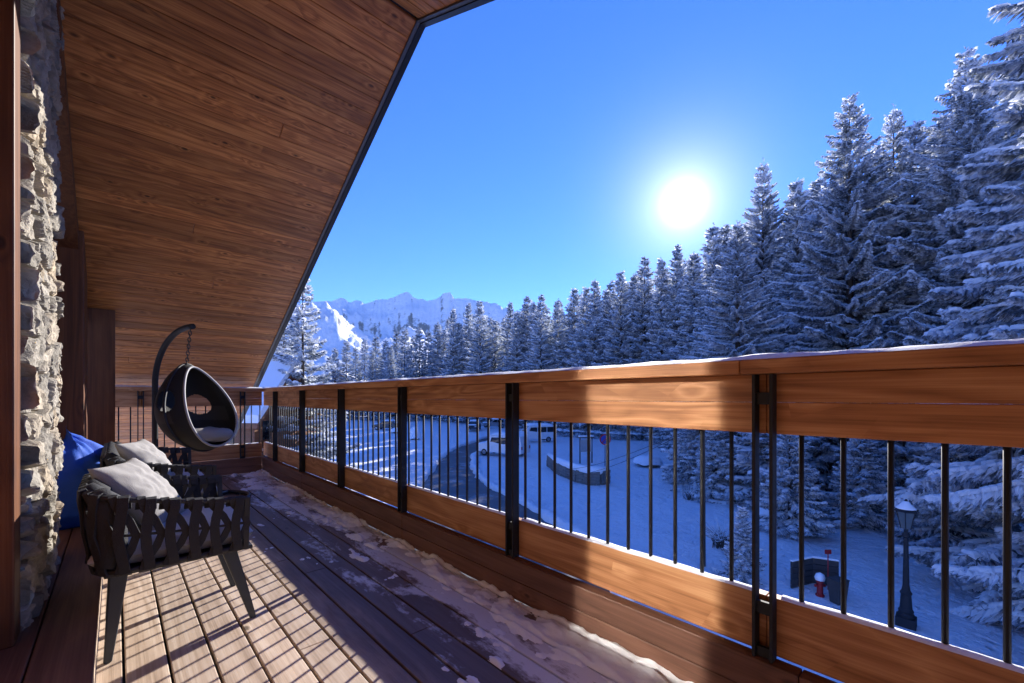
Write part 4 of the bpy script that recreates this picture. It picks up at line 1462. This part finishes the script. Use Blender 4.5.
def stone_wall():
    pts = [on_ground(*q) for q in ((549, 466), (556, 472), (566, 477), (578, 482), (590, 485), (600, 485), (608, 483))]
    mb = MB(); sn = MB(); rs_ = random.Random(4)
    c = sum(pts, Vector()) / len(pts)
    for a, b in zip(pts, pts[1:]):
        L = (b - a).length; t = (b - a).normalized(); n = Vector((-t.y, t.x, 0))
        for row in range(5):
            x = 0
            while x < L - .02:
                l = min(rs_.uniform(.3, .7), L - x)
                j = rs_.uniform(-.03, .03)
                M4 = Matrix.Translation(a + t * (x + l / 2) + n * j + Vector((0, 0, -.1 + row * .2))) @ Matrix.Rotation(math.atan2(t.y, t.x), 4, 'Z')
                mb.box(-l / 2 + .01, l / 2 - .01, -.2, .2, 0, .185, M=M4)
                x += l
    root = empty('stone_wall', pts[3])
    tag(root, 'low curved dry-stone retaining wall banked with snow below the round road sign', 'wall')
    def loc(m): m.v = [tuple(Vector(v) - pts[3]) for v in m.v]; return m
    st = simple('wall_stone', (.17, .155, .14), .9, 0, 6, .5, .5)
    loc(mb).build('stones', st, root, bevel=.03)
    pl = [(p.x, p.y, p.z + .92) for p in pts]
    sn.tube(pl, [.16, .24, .27, .25, .28, .26, .15], 10)
    loc(sn).build('snow_cover', M['snow'], root, smooth=True)
stone_wall()

def snow_mound(px, py, label, r=1.3, h=1.0, seed=0):
    p = on_ground(px, py)
    o = empty('shrub', p)
    tag(o, label, 'shrub', 'snow-covered shrubs')
    rs_ = random.Random(seed)
    tw = MB()
    for i in range(140):
        a = rs_.random() * 6.28; rr = r * rs_.uniform(.5, 1.02)
        b = Vector((math.cos(a) * rr * .5, math.sin(a) * rr * .5, 0))
        e = Vector((math.cos(a) * rr, math.sin(a) * rr, h * rs_.uniform(.05, .55)))
        sd = Vector((-math.sin(a), math.cos(a), 0)) * .07
        tw.add([tuple(b - sd), tuple(b + sd), tuple(e + sd * .8), tuple(e - sd * .8)], [(0, 1, 2, 3)])
    tw.build('twigs', M['needles'], o)
    sn = MB(); nu, nv = 22, 8
    for i in range(nv + 1):
        t = i / nv
        for k in range(nu):
            a = 2 * math.pi * k / nu
            rr = r * .98 * math.cos(t * math.pi / 2) ** .7 * (1 + .22 * mn.noise(Vector((math.cos(a) * 1.4, math.sin(a) * 1.4, seed))))
            z = .22 + (h - .22) * math.sin(t * math.pi / 2) + .1 * mn.noise(Vector((math.cos(a) * 2, math.sin(a) * 2, t * 2 + seed)))
            sn.v.append((rr * math.cos(a), rr * math.sin(a), z))
    for i in range(nv):
        for k in range(nu): sn.f.append((i * nu + k, i * nu + (k + 1) % nu, (i + 1) * nu + (k + 1) % nu, (i + 1) * nu + k)); sn.m.append(0)
    sn.f.append(tuple(range(nv * nu, nv * nu + nu))); sn.m.append(0)
    sn.build('snow_cover', M['snow'], o, smooth=True)
snow_mound(648, 466, 'snow-domed shrub alone on the snowfield right of the round road sign', 1.15, .85, 1)
snow_mound(415, 440, 'dark bushy shrub beside the road at the left, thinly snowed', .8, 1.8, 2)
snow_mound(398, 433, 'low brownish shrub half buried by snow near the farthest left car', 1.3, .8, 5)
snow_mound(775, 520, 'snowy shrub at the foot of the young spruce right of the doubled post', .8, .6, 3)

def twig_bush(px, py, label, h=1.6, n=90, seed=0, spread=.9):
    p = on_ground(px, py)
    rs_ = random.Random(seed)
    mb = MB()
    for i in range(n):
        a = rs_.random() * 6.28
        b = Vector((rs_.uniform(-.25, .25), rs_.uniform(-.25, .25), -.1))
        m_ = b + Vector((math.cos(a) * spread * .4, math.sin(a) * spread * .4, h * rs_.uniform(.4, .6)))
        e = m_ + Vector((math.cos(a) * spread * rs_.uniform(.2, .9), math.sin(a) * spread * rs_.uniform(.2, .9), h * rs_.uniform(.0, .5)))
        mb.tube([b, m_, e], [.014, .009, .004], 4, mat=0)
        mb.tube([m_ + Vector((0, 0, .018)), e + Vector((0, 0, .014))], [.015, .008], 4, mat=1)
    o = mb.build('bare_shrub', [M['bark'], M['snow_load']])
    o.location = p
    tag(o, label, 'shrub', 'bare twiggy shrubs')
twig_bush(722, 548, 'bare twiggy shrub rimed with snow just right of the dark pole', 1.0, 60, 1, .7)
twig_bush(745, 500, 'thin leafless shrub under the dark spruce trunk left of the doubled post', 1.5, 60, 2)
twig_bush(690, 500, 'sparse leafless stalks on the open snow left of the dark pole', .9, 26, 3, .6)
twig_bush(1000, 590, 'leafless stalks poking from the snow bank beneath the nearest spruce', .9, 40, 4, .8)

# street lamp
def street_lamp(px, py):
    p = on_ground(px, py)
    o = empty('street_lamp', p)
    tag(o, 'black old-style street lamp on a fluted column below the balcony, snow on its lantern', 'street lamp')
    H = 2.9
    c = MB(); c.lathe([(.16, -.2), (.16, .28), (.135, .32), (.15, .36), (.12, .42), (.10, .75), (.12, .80), (.085, .86), (.065, 1.0), (.05, 1.8), (.045, H - .75), (.07, H - .72), (.07, H - .66), (.04, H - .60), (.05, H - .52)], 14)
    c.build('column', M['steel'], o, smooth=False)
    b = MB(); b.box(-.19, .19, -.19, .19, -.2, .22); b.build('plinth', M['steel'], o, bevel=.02)
    g = MB(); g.lathe([(.10, H - .52), (.19, H - .10)], 6)
    gm = simple('lantern_glass', (.10, .12, .125), .2)
    g.build('lantern_glass', gm, o)
    f = MB()
    for k in range(6):
        a = 2 * math.pi * k / 6
        f.tube([(.102 * math.cos(a), .102 * math.sin(a), H - .52), (.193 * math.cos(a), .193 * math.sin(a), H - .10)], .011, 5)
    f.lathe([(.23, H - .10), (.24, H - .07), (.10, H + .06), (.06, H + .12), (.02, H + .2)], 6)
    f.build('lantern_frame', M['steel'], o)
    s = MB(); s.lathe([(.20, H - .03), (.19, H - .01), (.11, H + .07), (.05, H + .15), (.005, H + .17)], 10); s.build('snow_cap', M['snow'], o, smooth=True)
street_lamp(906, 626)

# dark pole below
def pole():
    p = on_ground(703, 566)
    o = empty('utility_pole', p)
    tag(o, 'dark slender wooden pole standing in the snow, seen between two bars', 'pole')
    m = MB(); m.tube([(0, 0, -.3), (.0, .0, 2.2), (.01, 0, 4.75)], [.085, .075, .06], 10); m.build('shaft', M['bark'], o, smooth=True)
    m = MB(); m.box(-.16, .16, -.05, .05, 4.55, 4.62); m.build('crossarm', M['steel'], o)
    return Vector((p.x, p.y, p.z + 4.6))
pole_top = pole()
for k, (px, py) in enumerate(((557, 473), (566, 479))):
    e = on_ground(px, py) + Vector((0, 0, .15))
    m = MB(); m.tube([pole_top.lerp(e, t) - Vector((0, 0, .35 * math.sin(math.pi * t))) for t in [i / 24 for i in range(25)]], .011, 5)
    tag(m.build('cable', M['steel'], smooth=True), ('upper' if k == 0 else 'lower') + ' of two thin dark cables strung over the snow from the slender pole', 'cable', 'cables over the snowfield')

# road sign: round, blue face, red ring and bar
def road_sign(px, py):
    p = on_ground(px, py)
    o = empty('road_sign', p, -TH)
    tag(o, 'round blue and red no-parking sign on a thin pole behind the stone wall', 'road sign')
    m = MB(); m.tube([(0, 0, -.2), (0, 0, 2.75)], .035, 8); m.build('pole', simple('galvanised', (.12, .12, .13), .5, .4), o, smooth=True)
    def disc(r0, r1, y0, y1):
        m = MB(); n = 32
        for r_, y in ((r0, y0), (r1, y0), (r1, y1), (r0, y1)):
            for k in range(n): m.v.append((r_ * math.cos(2 * math.pi * k / n), y, 2.45 + r_ * math.sin(2 * math.pi * k / n)))
        for i in range(4):
            for k in range(n): m.f.append((i * n + k, i * n + (k + 1) % n, ((i + 1) % 4) * n + (k + 1) % n, ((i + 1) % 4) * n + k)); m.m.append(0)
        return m
    red = simple('sign_red', (.45, .012, .02), .4); blu = simple('sign_blue', (.012, .05, .35), .4)
    disc(.0005, .34, -.06, -.04).build('face', blu, o, fix=True)
    d = disc(.33, .42, -.068, -.036)
    d.box(-.34, .34, -.067, -.058, -.035, .035, M=Matrix.Translation((0, 0, 2.45)) @ Matrix.Rotation(R(-45), 4, 'Y'))
    d.build('red_ring', red, o, fix=True)
road_sign(605, 472)
def notice(px, py):
    p = on_ground(px, py)
    o = empty('notice_board', p, -TH + R(15))
    tag(o, 'small framed notice board on two legs standing behind the stone wall', 'notice board')
    wd = simple('board_frame', (.06, .05, .045), .7, 0, 20, .3)
    for x in (-.55, .55):
        m = MB(); m.box(x - .045, x + .045, -.045, .045, -.2, 2.15); m.build('leg', wd, o, bevel=.008)
    m = MB(); m.box(-.55, .55, -.065, -.046, .95, 2.0); m.build('panel', simple('board_face', (.36, .38, .40), .6, 0, 4, .25), o)
    m = MB(); m.box(-.68, .68, -.2, .2, 2.15, 2.2); r_ = m.build('roof', wd, o, bevel=.01)
    m = MB(); m.box(-.66, .66, -.19, .19, 2.203, 2.33); m.build('snow_cover', M['snow'], r_, bevel=.05, seg=3)
notice(586, 463)

# hydrant corner
def hydrant():
    q = on_ground(820, 596)
    red = simple('hydrant_red', (.30, .012, .014), .4, 0, 10, .15)
    o = empty('fire_hydrant', q, -TH)
    o.scale = (.82, .82, .88)
    tag(o, 'red fire hydrant with a lump of snow on top inside the dark timber screen', 'hydrant')
    m = MB(); m.lathe([(.13, -.1), (.13, .05), (.095, .07), (.09, .42), (.115, .44), (.115, .50), (.09, .56), (.03, .60)], 14); m.build('barrel', red, o)
    for sx in (-1, 1):
        m = MB(); m.tube([(sx * .08, 0, .33), (sx * .17, 0, .33)], .045, 10); m.build('outlet', red, o)
    m = MB(); m.lathe([(.14, .50), (.16, .58), (.12, .68), (.02, .73)], 12); m.build('snow_cap', M['snow'], o, smooth=True)
    dk = simple('dark_timber', (.045, .04, .04), .8, 0, 12, .4, .3)
    s = empty('timber_screen', on_ground(818, 588), -TH)
    tag(s, 'dark angled timber screen standing in the snow around the red hydrant', 'screen')
    for (x0, y0, x1, y1) in ((-.78, .0, .05, .30), (.05, .30, .62, .02)):
        m = MB(); a = Vector((x0, y0, 0)); b = Vector((x1, y1, 0)); L = (b - a).length
        Mx = Matrix.Translation(a) @ Matrix.Rotation(math.atan2(y1 - y0, x1 - x0), 4, 'Z')
        for i in range(5): m.box(0.005, L - .005, -.025, .025, -.1 + i * .17, .06 + i * .17, M=Mx)
        pn = m.build('panel', dk, s, bevel=.006)
        m = MB(); m.box(0, L, -.04, .04, .745, .80, M=Mx); m.build('snow_cover', M['snow'], pn, bevel=.02)
    b = empty('litter_bin', on_ground(838, 603), -TH + .3)
    tag(b, 'small dark bin leaning beside the timber screen and hydrant', 'bin')
    m = MB(); m.add([(-.14, -.12, 0), (.14, -.12, 0), (.14, .12, 0), (-.14, .12, 0), (-.20, -.16, .62), (.20, -.16, .62), (.20, .16, .62), (-.20, .16, .62)], [(3, 2, 1, 0), (0, 1, 5, 4), (1, 2, 6, 5), (2, 3, 7, 6), (3, 0, 4, 7), (4, 5, 6, 7)])
    m.build('tub', dk, b, bevel=.012)
    m = MB(); m.box(-.21, .21, -.17, .17, .622, .65); m.build('lid', dk, b, bevel=.008)
    w = empty('marker_post', on_ground(828, 590), -TH)
    w.scale = (.7, .7, .88)
    tag(w, 'thin red marker post with a small plate rising above the hydrant', 'post')
    m = MB(); m.tube([(0, 0, -.2), (0, 0, 1.25)], .022, 8); m.build('rod', red, w, smooth=True)
    m = MB(); m.box(-.13, .13, -.015, .015, 1.15, 1.29); m.build('plate', red, w, bevel=.006)
hydrant()

# ------------------------------------------------------------------ the air
def haze():
    mb = MB(); mb.box(-4600, 4600, -4600, 4600, -62, 1150)
    k = bpy.data.materials.new('winter_air'); k.use_nodes = True
    t = k.node_tree; t.nodes.clear()
    o = t.nodes.new('ShaderNodeOutputMaterial'); v = t.nodes.new('ShaderNodeVolumePrincipled')
    v.inputs['Color'].default_value = (.45, .70, 1, 1)
    v.inputs['Density'].default_value = 0.000028
    v.inputs['Anisotropy'].default_value = .1
    t.links.new(v.outputs[0], o.inputs['Volume'])
    tag(mb.build('haze', k), kind='stuff', label='thin cold blue air filling the valley', cat='haze')
haze()
